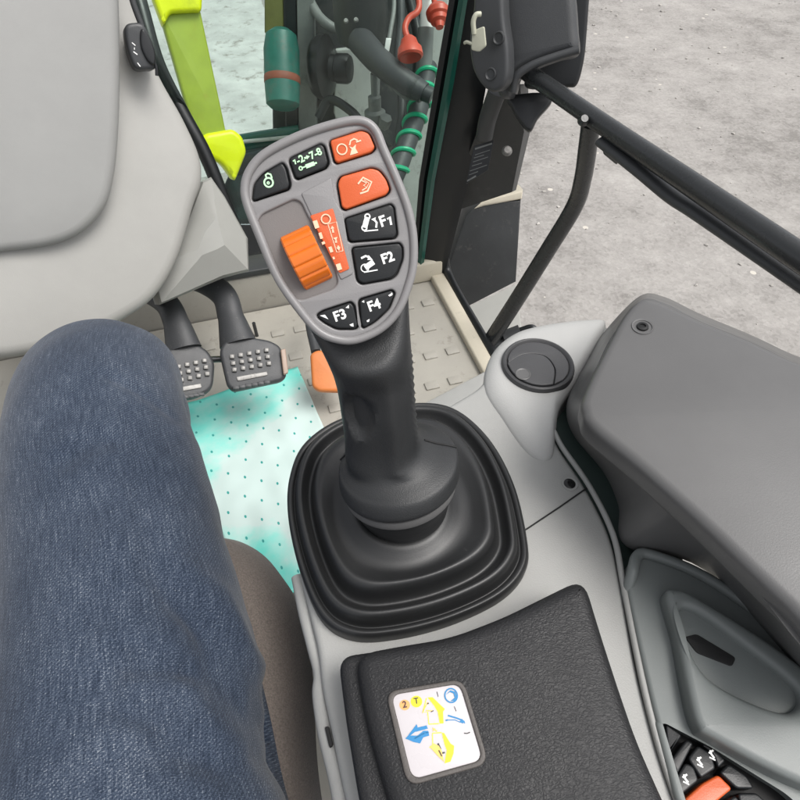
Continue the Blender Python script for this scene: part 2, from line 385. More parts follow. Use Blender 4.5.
def icon(name, parent, pl, h, m, strokes=(), fills=(), texts=(), rings=(), th=.0002):
    """symbols raised a hair above a surface; coordinates measured on that surface"""
    bms = []; k = 0
    for pts, w in strokes: bms.append(ribbon([pl.loc(*p) for p in pts], w, pl, h+k*3e-5, th)); k += 1
    for pts in fills: bms.append(poly([pl.loc(*p) for p in pts], pl, h+k*3e-5, th)); k += 1
    for c, r, w in rings:
        u, v = pl.loc(*c); bms.append(ribbon([(u+r*math.cos(a*math.pi/12), v+r*math.sin(a*math.pi/12)) for a in range(24)], w, pl, h+k*3e-5, th, True)); k += 1
    for s, size, p, rot, bo in texts: bms.append(text_me(s, size, pl, p, h+k*3e-5, rot, th, bo)); k += 1
    return join(name, bms, m, parent, 20)
def disc_px(c, r, n=20): return [(c[0]+r*math.cos(i*2*math.pi/n), c[1]+r*math.sin(i*2*math.pi/n)) for i in range(n)]
def grow(pts, k):
    cx = sum(p[0] for p in pts)/len(pts); cy = sum(p[1] for p in pts)/len(pts); out = []
    for x, y in pts:
        l = math.hypot(x-cx, y-cy); out.append((x+(x-cx)/l*k, y+(y-cy)/l*k))
    return out
def box_bm(c, ax, half):
    bm = bmesh.new(); A = [V3(a).normalized() for a in ax]
    vs = [bm.verts.new(c+A[0]*half[0]*i+A[1]*half[1]*j+A[2]*half[2]*k) for i in (-1, 1) for j in (-1, 1) for k in (-1, 1)]
    for f in ((0, 1, 3, 2), (4, 6, 7, 5), (0, 4, 5, 1), (2, 3, 7, 6), (0, 2, 6, 4), (1, 5, 7, 3)): bm.faces.new([vs[i] for i in f])
    return bm
def bevel_bm(bm, w, seg=3):
    bmesh.ops.recalc_face_normals(bm, faces=bm.faces)
    bmesh.ops.bevel(bm, geom=list(bm.edges)+list(bm.verts), offset=w, segments=seg, profile=.5, affect='EDGES', clamp_overlap=True); return bm
def box(name, c, ax, half, bev, m, parent, label=None): return finish(name, bm_me(bevel_bm(box_bm(V3(c), ax, half), bev), name), m, parent, 35, label)

# ================================================================== 1. THE CONTROL LEVER
cone = HP(ZC)
base_c = Z(405, 528, ZC); 
J = thing('control_lever', 'black multi-button control lever with grey button panel rising from a ribbed rubber boot', 'joystick', base_c)
HC = D(335, 240, .290)
hv = (HC-CAM).normalized()
axis = V3((-.15, .57, .80)).normalized()
FP = Pl(HC, -hv+axis*.10, axis)

head = [(244, 186), (249, 170), (263, 154), (292, 138), (324, 126), (352, 119.5), (367, 121.5), (377, 131), (384, 148), (396, 175), (408, 206), (414, 234), (414.5, 262), (410, 284), (399, 311), (381, 330), (356, 341), (335, 340), (317, 331), (298, 309), (277, 278), (258, 234), (246, 203)]
hl = [(p.x, p.y) for p in cat_closed([(*FP.loc(*p), 0) for p in head], 6)]
keys = {
 'lock': [(253, 201), (255, 184), (264, 174), (282, 163), (286, 169), (289.5, 184), (288, 189)],
 'range': [(289.5, 159), (320, 144.5), (324, 147), (328, 163), (325, 168), (299, 178.5), (296, 177)],
 'beacon': [(330, 141), (361, 131), (369, 134), (375, 148), (371, 152.5), (338, 163), (335, 161)],
 'mode': [(338, 184), (341, 177), (371, 168.5), (379, 171), (386, 180), (389.5, 190), (386, 195), (346, 209.5), (342, 207)],
 'f1': [(345, 219), (390, 204.5), (393.5, 208), (396.5, 234), (394, 238), (352, 241.5), (349, 239)],
 'f2': [(352.5, 248), (399, 243.5), (402, 248), (402, 259), (396, 274), (391, 278), (363, 283.5), (358, 280)],
 'f3': [(317, 315.5), (324, 311), (350, 302.5), (353.5, 306), (357.5, 325), (355, 328.5), (337, 328), (325, 322)],
 'f4': [(359.5, 300), (391, 290.5), (394.5, 294), (388, 309), (375, 321), (364, 327.5), (361.5, 323)],
}
wheelhole = [(257, 222), (262, 214), (294, 199), (301, 202), (309, 219), (322, 238), (335, 268), (338, 283), (333, 289), (302, 300), (294, 298), (287, 288), (271, 258)]
holes = [rc([FP.loc(*p) for p in grow(k, 1.9)], .0024) for k in keys.values()]
wh = rc([FP.loc(*p) for p in wheelhole], .005)
# back plate (pocket floor) and face plate
face = finish('button_panel', slab_me([hl]+holes+[wh], FP, .0075, .0011, 0), 'bezel', J)
slab('pocket_floor', [hl], FP, .005, .0015, 'pocket', J, h=-.0068, px=False)
wcx = sum(p[0] for p in wh)/len(wh); wcy = sum(p[1] for p in wh)/len(wh)
loft('wheel_recess', [[FP.at(wcx+(x-wcx)*k, wcy+(y-wcy)*k, h) for x, y in wh] for k, h in ((1.03, -.0016), (.99, -.0018), (.93, -.0032), (.84, -.0050), (.78, -.0054), (.5, -.0056))], 'pocket', J, 60)
slab('raised_panel', [(301, 193.5), (331, 177.5), (335, 200), (343, 213), (353, 274), (341, 280)], FP, .0016, .0006, 'bezel', J, h=.0007, r=.0012)
# bright raised lip round the panel
lip = cat_closed([FP.hit(*p, .0000) for p in [(x+(331-x)*.012, y+(232-y)*.012) for x, y in head]], 6)
loft_r = tube_rings(lip+[lip[0]], .0022, 12)
finish('panel_lip', bm_me(loft_bm(loft_r, False), 'panel_lip'), 'bezel', face)
def button(k, m, h=.0012, label=None): return slab('button', [rc([FP.loc(*p) for p in keys[k]], .0016)], FP, .006, .0008, m, J, h=h, px=False, label=label)
ih = .0012+.00022
th7 = R(17)
B = button('lock', 'keyblack', label='black button with green lock symbol')
icon('symbol', B, FP, ih, 'mark_green', rings=[((269, 183), .0021, .0008), ((268.6, 183.5), .0005, .0005)], strokes=[([(267, 179), (266, 175.5), (268, 174), (271, 175), (272, 178), (271.5, 180)], .0008)])
B = button('range', 'keyblack', label='black button marked 1-2 to 7-8')
icon('symbol', B, FP, ih, 'mark_green', texts=[('-2', .0047, (300.5, 160.4), th7, .00012), ('7-8', .0047, (315.8, 154.6), th7, .00012)],
     strokes=[([(293.3, 162), (294.8, 160.3), (295.9, 164.8)], .0007), ([(304.5, 158.9), (307, 158.1)], .0009), ([(301.5, 168.8), (306, 167)], .0006), ([(306, 167.3), (314.5, 164)], .0019), ([(314, 164.5), (317, 163.3)], .0008)], fills=[[(306.3, 156), (310, 157), (307.2, 160.2)]], rings=[((301, 169), .0008, .0005)])
B = button('beacon', 'keyorange', label='orange button with rotating symbol')
icon('symbol', B, FP, ih, 'mark_peach', rings=[((342, 150), .0024, .0006)], fills=[[(350, 156), (351.5, 150), (349, 147), (352.5, 148.4), (356, 145), (355.5, 149), (358, 153.5)]], strokes=[([(349.5, 146), (350.5, 141.5), (354, 139.5), (357.5, 141)], .0007), ([(356, 142.8), (361, 141.2)], .0007)])
B = button('mode', 'keyorange', label='larger orange button with angular symbol')
icon('symbol', B, FP, ih, 'mark_peach', strokes=[([(358, 184.5), (363, 178), (371.5, 182.5), (367.5, 191.5), (360, 194)], .0008), ([(361.5, 181), (366.5, 183.5), (363.5, 186), (366.5, 188), (362, 191)], .0006), ([(363.8, 180.2), (368.8, 183.8), (366, 189)], .0004)])
B = button('f1', 'keyblack', label='black F1 button')
icon('symbol', B, FP, ih, 'mark_white', texts=[('F', .0072, (382.5, 222), R(10), .00022)], strokes=[([(387.2, 219.6), (389.6, 217.2), (391, 225.2)], .0011), ([(364.5, 228), (367.2, 217.5)], .0026), ([(364, 231.5), (378, 230.2)], .0006), ([(376, 228), (376.5, 223), (374, 220)], .0010)], fills=[[(371, 219.8), (375.5, 217.6), (375, 222)]], rings=[((364.3, 228.2), .0012, .0007), ((367.3, 217), .0012, .0007)])
B = button('f2', 'keyblack', label='black F2 button')
icon('symbol', B, FP, ih, 'mark_white', texts=[('F2', .0068, (387.4, 258.3), R(10), .00022)], strokes=[([(365, 268), (373.5, 262)], .0027), ([(364, 272.4), (377.5, 270)], .0006), ([(361, 258.5), (365.5, 256.2), (369.5, 257.5)], .0010)], fills=[[(368.5, 255.3), (372.6, 260), (367.3, 260.2)]], rings=[((364.8, 268.2), .0019, .0005)])
B = button('f3', 'keyblack', label='black F3 button')
icon('symbol', B, FP, ih, 'mark_white', texts=[('F3', .0070, (340, 315.5), R(10), .0002)], fills=[[(320, 315.5), (325, 314.6), (328.5, 319.2)], [(345.5, 307.8), (348.8, 304.8), (349, 308.2)], [(349.5, 324.5), (353.2, 323), (353.6, 326.5), (351, 326)]])
B = button('f4', 'keyblack', label='black F4 button')
icon('symbol', B, FP, ih, 'mark_white', texts=[('F4', .0070, (374, 305.5), R(10), .0002)], fills=[[(388, 295.4), (392, 292.6), (392.3, 295), (389.5, 296.5)], [(361.5, 301.8), (364, 300.2), (364.2, 302.8)], [(366.5, 320.5), (369.5, 318.8), (369, 321.5), (367, 322)]])
# orange label strip beside the wheel
S = slab('label_strip', [rc([FP.loc(*p) for p in [(310, 216), (333, 208.5), (349.5, 269), (339.5, 273.5)]], .001)], FP, .001, .0002, 'keyorange', J, h=.0012, px=False)
sh = .0012+.0002
icon('symbol', S, FP, sh, 'mark_peach', rings=[((326, 219.5), .0022, .0006)], strokes=[([(328, 224.5), (336.5, 222.2), (343, 251)], .0004), ([(328, 224.5), (336.8, 252.5), (343, 251)], .0004), ([(332.5, 228), (333.4, 233)], .0009), ([(335.5, 239), (336.3, 243)], .0010), ([(338, 246), (338.9, 249)], .0009),
     ([(315, 221), (317.5, 228.5)], .0022), ([(320, 233), (322, 239)], .0015), ([(323, 242), (324, 244.5)], .0016), ([(330, 247), (332, 252.5)], .0016), ([(333.4, 257), (334.2, 259.5)], .0010), ([(338, 264), (340, 270)], .0024)],
     fills=[[(330.5, 229.5), (332.2, 226.2), (334.6, 228.6)], [(333.3, 238.3), (337.6, 237.2), (336, 241)], [(336.2, 248), (340.4, 246.9), (339.2, 251)]])
# ribbed thumb wheel
w0, w1 = FP.hit(281, 243), FP.hit(310.5, 229); wax = (w1-w0).normalized(); wc = FP.hit(306.5, 257.5, -.0060); hw = .0079
rr = []
n = 240
def wrad(a): 
    k = (a*15/(2*math.pi)) % 1
    return .0150-(.0007*max(0, 1-abs(k-.5)/.16) if abs(k-.5) < .16 else 0)
wa = FP.N; wb = wax.cross(wa)
for h_, dr in ((-hw, .0022), (-hw, .0008), (-hw+.0008, 0), (hw-.0008, 0), (hw, .0008), (hw, .0022)):
    rr.append([wc+wax*h_+(wa*math.cos(q*2*math.pi/n)+wb*math.sin(q*2*math.pi/n))*(wrad(q*2*math.pi/n)-dr) for q in range(n)])
loft('thumb_wheel', rr, 'wheelorange', J, 25)
# grip: from the back of the panel bending down into the handle
nseg = 72
def head_ring(sc_, h):
    c = V3((sum(p[0] for p in hl)/len(hl), sum(p[1] for p in hl)/len(hl), 0)); out = []
    ang = [(math.atan2(p[1]-c.y, p[0]-c.x), p) for p in hl]
    for q in range(nseg):
        a = q*2*math.pi/nseg; a = (a+math.pi) % (2*math.pi)-math.pi
        best = sorted(ang, key=lambda x: abs((x[0]-a+math.pi) % (2*math.pi)-math.pi))[:2]
        (a1, p1), (a2, p2) = best
        d1 = abs((a1-a+math.pi) % (2*math.pi)-math.pi); d2 = abs((a2-a+math.pi) % (2*math.pi)-math.pi); t = d1/(d1+d2+1e-9)
        x = p1[0]*(1-t)+p2[0]*t; y = p1[1]*(1-t)+p2[1]*t
        out.append(FP.at(c.x+(x-c.x)*sc_, c.y+(y-c.y)*sc_, h))
    return out
GB, GT = D(399, 478, .390), D(372, 350, .325)
gax = (GT-GB).normalized(); gU = (RT-gax*RT.dot(gax)).normalized(); gF = gax.cross(gU)      # gF points away from the driver
if gF.dot(FW) < 0: gF = -gF
def grip_ring(px, py, d, rx, ry, e=2.5, tw=0., ax=None):
    c = D(px, py, d); out = []
    U, B_ = gU, gF
    for q in range(nseg):
        a = q*2*math.pi/nseg; ca, sa = math.cos(a), math.sin(a)
        x = math.copysign(abs(ca)**(2/e), ca)*rx; y = math.copysign(abs(sa)**(2/e), sa)*ry
        out.append(c+U*x+B_*y)
    return out
hA, hB, g1 = head_ring(.985, -.0045), head_ring(.95, -.016), grip_ring(368.5, 345, .335, .0246, .030, 2.3)
key = [hA, head_ring(.985, -.009), hB, [p.lerp(q, .55) for p, q in zip(hB, g1)], g1, grip_ring(374, 370, .347, .0233, .0265), grip_ring(377.5, 400, .358, .0230, .0245), grip_ring(380.5, 428, .371, .0234, .0238), grip_ring(382, 446, .379, .0244, .0245),
       grip_ring(390, 453.5, .384, .0290, .0285, 2.3), grip_ring(396.5, 458.5, .387, .0375, .0365, 2.0), grip_ring(398, 462, .3885, .0404, .040, 2), grip_ring(398.6, 471, .391, .0410, .0405, 2), grip_ring(399, 475.5, .393, .0407, .0402, 2), grip_ring(399, 477, .394, .038, .038, 2)]
cols = [cat_open([r[j] for r in key], 8) for j in range(nseg)]
rings = [[cols[j][i] for j in range(nseg)] for i in range(len(cols[0]))]
# thumb scoop on the left front and finger knurl on the right edge
sc_c = None
G = None
cx = sum(math.cos(0) for _ in ())
newr = []
from bisect import bisect
def project(p):
    d = p-CAM; z = d.dot(FW); return 400+d.dot(RT)/z*F, 400-d.dot(UP)/z*F
for i, r in enumerate(rings):
    c = sum(r, V3())/len(r); nr = []
    for j, p in enumerate(r):
        out = (p-c); front = out.dot(-gF) > 0
        q = p.copy()
        if 34 < i < 72:
            da_ = ((j*2*math.pi/nseg-R(288)+math.pi) % (2*math.pi)-math.pi)/.30; q += out.normalized()*.0024*max(0, 1-abs(da_))*min(1, (i-34)/8, (72-i)/6)
        if 30 < i < 70:
            a = j*2*math.pi/nseg
            da = ((a-R(246)+math.pi) % (2*math.pi)-math.pi)/.42; di = (i-45.5)/6.5
            e = da*da+di*di
            if e < 1: q -= out.normalized()*.0050*min(1, (1-e)*2.4)
            if 37 < i < 62 and (a < R(24) or a > R(332)): q += out.normalized()*(.0007 if (i+(j % 2)) % 2 else -.0002)
        nr.append(q)
    newr.append(nr)
grip = loft('grip', newr, 'grip', J, 42)
# split line of the skirt, steel ring, shaft
for j0, j1 in ((2, 9), (34, 26)):
    pts = [newr[68+int(2.2*k)][(j0+round((j1-j0)*k/5*0)) % nseg]+gax*.0002+(newr[68+int(2.2*k)][j0 % nseg]-sum(newr[68+int(2.2*k)], V3())/nseg).normalized()*.0002 for k in range(10)]
    tube('skirt_seam', pts, .0007, 'hole', J, 8, 2)
lathe('collar_ring', [(.034, .004), (.0385, .003), (.0392, 0), (.0385, -.003), (.034, -.004)], D(399.5, 482, .3965), gax, 'darkbox', J, 64)
lathe('shaft', [(.0355, .004), (.0352, -.006), (.033, -.014), (.031, -.022), (.032, -.044)], D(399.8, 486, .3985), gax, 'rubber', J, 64)
# ribbed rubber boot
outl = [(289, 520), (291, 480), (306, 448), (342, 424), (400, 410), (448, 412), (485, 440), (512, 487), (526, 545), (524, 575), (500, 602), (450, 626), (395, 640), (352, 641), (322, 622), (301, 575)]
ol = [cone.loc(*p) for p in outl]; ol = [(p.x, p.y) for p in cat_closed([(*p, 0) for p in ol], 8)]
bc = V3((*cone.loc(404, 530), 0)); tcx = V3((*Pl(D(400, 520, .412), (0, 0, 1), V3((0, 1, 0))).loc(400, 520), 0))
topP = D(400, 506, .4095); top2 = V3((*[(topP-cone.o).dot(x) for x in (cone.U, cone.V)], 0)); toph = (topP-cone.o).dot(cone.N)
prof = [(1.0, -.004), (1.0, .004), (.992, .0085), (.97, .011), (.945, .0105), (.93, .009), (.917, .0102), (.905, .0145), (.892, .0185), (.868, .0208), (.842, .0205), (.815, .0165), (.79, .0138), (.765, .0142), (.745, .0175), (.733, .0225), (.718, .0270), (.69, .0300), (.655, .0305), (.60, .0285), (.53, .0265), (.46, .0268), (.40, .0290), (.345, .0315), (.30, .030), (.22, .022)]
prof = [(p.x, p.y) for p in cat_open([(*p, 0) for p in prof], 4)]
br = []
rmean = sum((V3((*p, 0))-bc).length for p in ol)/len(ol)
for s_, h_ in prof:
    t = max(0, min(1, (1-s_)/.655)); c = bc.lerp(top2, t); k = max(0, (t-.35)/.65); k = k*k*(3-2*k)
    ring = []
    for p in ol:
        d = V3((*p, 0))-bc; rr_ = d.length*(1-k)+rmean*k; q = c+d.normalized()*rr_*s_; ring.append(cone.at(q.x, q.y, h_))
    br.append(ring)
loft('boot', br, 'rubber', J, 60, cap=False)

# ================================================================== 2. SIDE CONSOLE
SC_ = thing('side_console', 'light grey side console with round air vent, carrying the control lever', 'console', Z(520, 560, ZC-.4))
co = [(296, 560), (300, 500), (330, 452), (400, 420), (440, 410), (486, 383), (494, 352), (520, 335), (560, 325), (614, 322), (585, 372), (560, 404), (552, 430), (560, 448), (588, 488), (612, 536), (623, 584), (640, 680), (672, 780), (712, 880), (366, 880), (345, 800), (331, 730), (321, 684), (318, 650)]
slab('console_body', [rc([cone.loc(*p) for p in co], .02)], cone, .34, .005, 'console', SC_, h=0, px=False, sharp=50)
podp = [(484, 388), (491, 355), (514, 334), (545, 325), (585, 320), (606, 322), (596, 348), (574, 386), (560, 408), (556, 432), (551, 460), (528, 455), (502, 420)]
HPp = HP(ZC); pp = [(p.x, p.y) for p in cat_closed([(*HPp.loc(*p), 0) for p in podp], 8)]
pcx, pcy = HPp.loc(540, 372)
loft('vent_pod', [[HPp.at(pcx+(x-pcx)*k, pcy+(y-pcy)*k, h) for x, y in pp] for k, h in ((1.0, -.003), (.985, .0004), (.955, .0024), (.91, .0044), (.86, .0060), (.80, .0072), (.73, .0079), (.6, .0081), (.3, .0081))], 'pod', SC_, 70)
PV = HP(ZC+.0080); vc = PV.hit(537.5, 366); vcu = PV.loc(537.5, 366)
AV = lathe('air_vent', [(.0005, .001), (.0265, .001), (.0280, .0020), (.0288, .0040), (.0303, .0050), (.0318, .0042), (.0326, .0022), (.0328, -.002)], vc, VZ, 'ventblack', SC_, 64)
vd = cat_open([(vcu[0]-.028, vcu[1]-.0005, 0), (vcu[0]-.012, vcu[1]+.0105, 0), (vcu[0]+.006, vcu[1]+.0085, 0), (vcu[0]+.013, vcu[1]-.007, 0), (vcu[0]+.009, vcu[1]-.026, 0)], 8)
flap_o = [(p.x, p.y) for p in vd]+[(vcu[0]+(.0274)*math.cos(a), vcu[1]+(.0274)*math.sin(a)) for a in [R(-72-i*8) for i in range(1, 13)]]
slab('vent_flap', [flap_o], PV, .004, .0009, 'ventblack', AV, h=.0050, px=False)
flap2 = [(p.x+.0012, p.y+.0012) for p in reversed(vd)]+[(vcu[0]+(.0274)*math.cos(a), vcu[1]+(.0274)*math.sin(a)) for a in [R(176-i*8) for i in range(1, 29)]]
slab('vent_flap', [flap2], PV, .004, .0009, 'ventblack', AV, h=.0036, px=False)
lathe('finger_dimple', [(.0001, .0002), (.005, .0003), (.0062, .0009), (.007, .0004)], PV.hit(522, 378, .0050), VZ, 'darkbox', AV, 32)
join('panel_seam', [ribbon([cone.loc(*p) for p in [(505, 541), (527, 529), (560, 507), (590, 486)]], .0011, cone, .0006, .002)], 'hole', SC_)
lathe('screw_recess', [(.0046, -.003), (.0046, .0007), (.0062, .0009), (.0068, -.001)], cone.hit(569.5, 484), VZ, 'console', SC_, 32)
lathe('screw', [(.0001, .0008), (.0014, .0008), (.0018, .0016), (.0036, .0014), (.0045, .0006), (.0046, -.002)], cone.hit(569.5, 484), VZ, 'screw', SC_, 24)
# pale raised edge trim along the channel
rim = [cone.hit(*p, .002) for p in [(553, 432), (562, 449), (589, 488), (612, 535), (622, 583), (633, 640), (645, 697), (662, 760), (690, 840)]]
tube('edge_trim', rim, .0022, 'console', SC_, 12, 6)
# left outer edge strip beside the seat
eds = [cone.hit(*p, -.012) for p in [(296, 570), (303, 605), (312, 640), (319, 668), (318, 690), (324, 730), (336, 780), (348, 850)]]
tube('seat_side_trim', eds, .0050, 'console', SC_, 14, 6)
slab('slot', [rc([HP(ZC-.0045).loc(*p) for p in [(324.5, 727), (329, 726), (333, 745), (329.5, 748)]], .0015)], HP(ZC-.0045), .004, .0005, 'hole', SC_, h=.0005, px=False)

# ================================================================== 3. CHARCOAL SIDE BOX
BX = thing('storage_box', 'charcoal plastic raised box with a recessed screw on the right console', 'box', Z(680, 450, ZC-.2))
def prof_loft(name, tops, parent, m, ins, sharp=60):
    """tops: list of (outline px, z); all outlines have the same number of points"""
    rings = []
    for o, z in tops:
        pl = HP(z); rings.append(cat_closed([pl.hit(*p) for p in o], 8))
    cols = [cat_open([r[j] for r in rings], 5) for j in range(len(rings[0]))]
    return loft(name, [[cols[j][i] for j in range(len(cols))] for i in range(len(cols[0]))], m, parent, sharp)
PB = Pl(Z(640, 400, 1.905), (-.10, -.05, 1), V3((0, 1, 0)))
o1 = [(640, 298), (625, 312), (606, 346), (584, 392), (583, 410), (592, 426), (640, 466), (700, 520), (790, 606), (900, 705), (900, 420), (780, 352), (700, 318), (660, 300)]
o1l = [PB.loc(*p) for p in o1]; 
o1s = [(p.x, p.y) for p in cat_closed([(*p, 0) for p in o1l], 8)]
slab('box_lid', [o1s], PB, .024, .0065, 'darkbox', BX, px=False, sharp=60)
o2 = [(640, 292), (606, 325), (586, 362), (570, 396), (569, 420), (580, 440), (612, 476), (627, 520), (630, 552), (705, 572), (900, 730), (900, 415), (780, 345), (700, 312), (664, 294)]
def out(o, k): return grow(o, k)
oT = [(640, 301), (612, 336), (596, 368), (584, 396), (584, 414), (594, 428), (622, 452), (650, 478), (672, 498), (712, 532), (880, 700), (890, 425), (780, 356), (700, 321), (664, 303)]
oB = [(640, 296), (606, 330), (588, 360), (570, 394), (567, 416), (576, 438), (604, 472), (619, 505), (627, 545), (706, 570), (900, 730), (900, 420), (780, 349), (700, 314), (664, 297)]
prof_loft('box_base', [(oB, ZC-.05), (oB, ZC-.004), (oB, ZC+.004), ([(a_[0]*.35+b_[0]*.65, a_[1]*.35+b_[1]*.65) for a_, b_ in zip(oT, oB)], ZC+.030), (oT, ZC+.072), (oT, ZC+.080)], BX, 'darkbox', 0)
lathe('screw_recess', [(.0030, -.004), (.0058, -.001), (.0066, .0006), (.0076, .0008), (.0082, -.001)], PB.hit(642.5, 327), PB.N, 'darkbox', BX, 40)
lathe('screw', [(.0001, .0005), (.0018, .0005), (.0022, .0015), (.0040, .0012), (.0050, -.002)], PB.hit(642.5, 327), PB.N, 'screw', BX, 24)
# channel floor between console and box
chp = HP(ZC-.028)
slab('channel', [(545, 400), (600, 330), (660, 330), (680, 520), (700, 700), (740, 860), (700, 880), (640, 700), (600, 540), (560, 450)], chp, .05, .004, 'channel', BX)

# lower slate panel with tray and keypad
LP = thing('switch_panel', 'slate grey lower panel with a moulded tray and black keypad beside the armrest', 'panel', Z(690, 680, ZC-.2))
PL_ = HP(ZC+.006)
lo = [(626, 566), (640, 550), (700, 571), (800, 640), (900, 720), (900, 900), (712, 900), (680, 800), (655, 715), (638, 640), (628, 590)]
ped = [(655, 720), (664, 717), (712, 742), (790, 790), (850, 850), (800, 900), (712, 900), (674, 800)]
tray = [(684, 612), (700, 622), (770, 680), (760, 720), (705, 700), (692, 668)]
def S2(pl, pts, n=8): return [(p.x, p.y) for p in cat_closed([(*pl.loc(*p), 0) for p in pts], n)]
slab('panel_body', [rc([PL_.loc(*p) for p in lo], .012), rc([PL_.loc(*p) for p in ped[:5]+[(760, 880), (722, 880), (676, 800)]], .005)], PL_, .03, .003, 'sidegrey', LP, px=False, sharp=50)
PT = HP(ZC+.020)
ts = [(667, 594), (676, 588), (700, 597), (790, 655), (880, 735), (870, 800), (800, 782), (716, 738), (699, 724), (689, 690), (678, 634)]
slab('tray_surround', [S2(PT, ts), S2(PT, [(681, 614), (694, 609), (740, 640), (798, 688), (788, 712), (732, 692), (699, 664)])], PT, .018, .0045, 'sidegrey', LP, px=False, sharp=60)
slab('tray_floor', [S2(PT, [(674, 606), (690, 602), (750, 640), (820, 690), (800, 730), (722, 700), (694, 672), (680, 640)])], PT, .008, .001, 'sidegrey', LP, h=-.006, px=False)
slab('tray_slot', [rc([PT.loc(*p) for p in [(688, 634), (700, 631), (740, 655), (736, 664), (700, 650)]], .002)], PT, .004, .0005, 'hole', LP, h=-.0052, px=False)
lipc = [PL_.hit(628, 600, -.014)]+[PL_.hit(*p, .002) for p in [(631, 576), (636, 558), (650, 556), (700, 576), (760, 616), (840, 678)]]
tube('panel_lip', lipc, .0038, 'sidegrey', LP, 14, 8)
KP = HP(ZC-.002)
slab('keypad_tray', [rc([KP.loc(*p) for p in ped[:5]+[(760, 890), (718, 890), (674, 802)]], .006)], KP, .02, .001, 'hole', LP, h=-.004, px=False)
kb = [([(662, 725), (679, 737), (664, 757)], 'keyblack', None), ([(667, 762), (683, 741), (690, 745), (674, 776)], 'keyblack', None), ([(671, 781), (682, 764), (690, 768), (695, 782), (677, 797)], 'keyblack', 1),
      ([(684, 760), (694, 747), (707, 755), (712, 770), (697, 780)], 'keyblack', 2), ([(697, 745), (711, 751), (722, 762), (714, 770), (709, 756)], 'keyblack', 3), ([(680, 801), (698, 785), (714, 776), (728, 790), (706, 808), (688, 818)], 'keyorange', None),
      ([(715, 774), (724, 765), (742, 777), (750, 790), (732, 790)], 'keyblack', None), ([(733, 794), (752, 794), (770, 812), (758, 826), (736, 810)], 'keyblack', None), ([(692, 822), (712, 808), (731, 796), (746, 818), (716, 850)], 'keyblack', None)]
kc = [(664, 735), (671, 775), (682, 782), (696, 764), (706, 757)]
for i, (p, mm, ic) in enumerate(kb):
    B = slab('button', [rc([KP.loc(*q) for q in p], .002)], KP, .014, .0012, mm, LP, h=.006, px=False, label='orange button' if mm == 'keyorange' else None)
    if ic:
        x, y = {1: (682, 781), 2: (696, 764), 3: (708, 757)}[ic]
        icon('symbol', B, KP, .0062, 'mark_white', strokes=[([(x-2, y-5), (x-1, y-1), (x+2, y+3)], .0012), ([(x-3.5, y-2), (x+1, y-5)], .0009), ([(x-3, y+2), (x+3, y+5)], .0008)])
icon('symbol', B, KP, .0062, 'mark_white', strokes=[([(716, 820), (724, 826)], .001)])

# ================================================================== 4. ARMREST
AP = Pl(Z(480, 700, ZC+.046), (-.03, -.06, 1), V3((0, 1, 0)))
AR = thing('armrest', 'padded black leather armrest with a small instruction decal behind the control lever', 'armrest', Z(480, 720, ZC))
ao = [(353, 652), (400, 643), (450, 635), (505, 614), (545, 594), (586, 574), (603, 630), (618, 676), (640, 740), (667, 800), (705, 880), (740, 950), (440, 950), (418, 890), (386, 800), (364, 720)]
# pad: domed skin made of inset rings
al = [(p.x, p.y) for p in cat_closed([(*AP.loc(*p), 0) for p in ao], 10)]
def inset(poly_, d):
    n = len(poly_); out = []
    s = 1 if area(poly_) > 0 else -1
    for i in range(n):
        a, c = V3((*poly_[i-2], 0)), V3((*poly_[(i+2) % n], 0)); t = (c-a).normalized(); nrm = V3((-t.y, t.x, 0))*s
        out.append((poly_[i][0]+nrm.x*d, poly_[i][1]+nrm.y*d))
    return out
slab('pad', [rc([AP.loc(*p) for p in ao], .020)], AP, .026, .0085, 'leather', AR, px=False, sharp=70)
ao2 = [(337, 655), (400, 646), (450, 637), (505, 616), (545, 597), (584, 578), (600, 630), (615, 676), (637, 740), (664, 800), (700, 880), (735, 950), (400, 950), (378, 890), (358, 800), (345, 720)]
AP2 = Pl(AP.o-AP.N*.010, AP.N, V3((0, 1, 0)))
slab('pad_side', [rc([AP2.loc(*p) for p in ao2], .010)], AP2, .036, .006, 'leather', AR, px=False, sharp=70)
# decal and its frame
dq = [(392, 695), (459, 684), (482, 759), (412, 779)]
DP = AP
dfo = rc([DP.loc(*p) for p in [(385.5, 692), (463, 679), (489, 764), (407.5, 787)]], .007)
dfi = rc([DP.loc(*p) for p in [(391.5, 695.5), (459.5, 684), (482.5, 760), (412.5, 779.5)]], .005)
DF = finish('decal_frame', slab_me([dfo, dfi], DP, .003, .0007, .0016), 'decalframe', AR)
DC = slab('instruction_decal', [rc([DP.loc(*p) for p in [(391, 695), (460, 683.5), (483, 760.3), (412, 780)]], .005)], DP, .0016, .0001, 'decal', AR, h=.0006, px=False)
def dpx(x, y): return (380+x*.15, 680+y*.15)
ROOTD = .0006+.00012
def dic(m, **k): return icon('symbol', DC, DP, ROOTD+dic.n*.00008, m, th=.0001, **k)
dic.n = 0
dic('ink_o', fills=[disc_px(dpx(165, 168), 5.3)]); dic.n += 1
dic('ink_y', fills=[disc_px(dpx(243, 145), 5.8), [dpx(*p) for p in [(318, 118), (350, 116), (400, 165), (432, 195), (420, 215), (424, 290), (398, 292), (385, 215), (362, 175)]], [dpx(*p) for p in [(412, 352), (428, 356), (470, 425), (494, 440), (490, 490), (470, 545), (430, 557), (445, 470), (430, 430)]]])
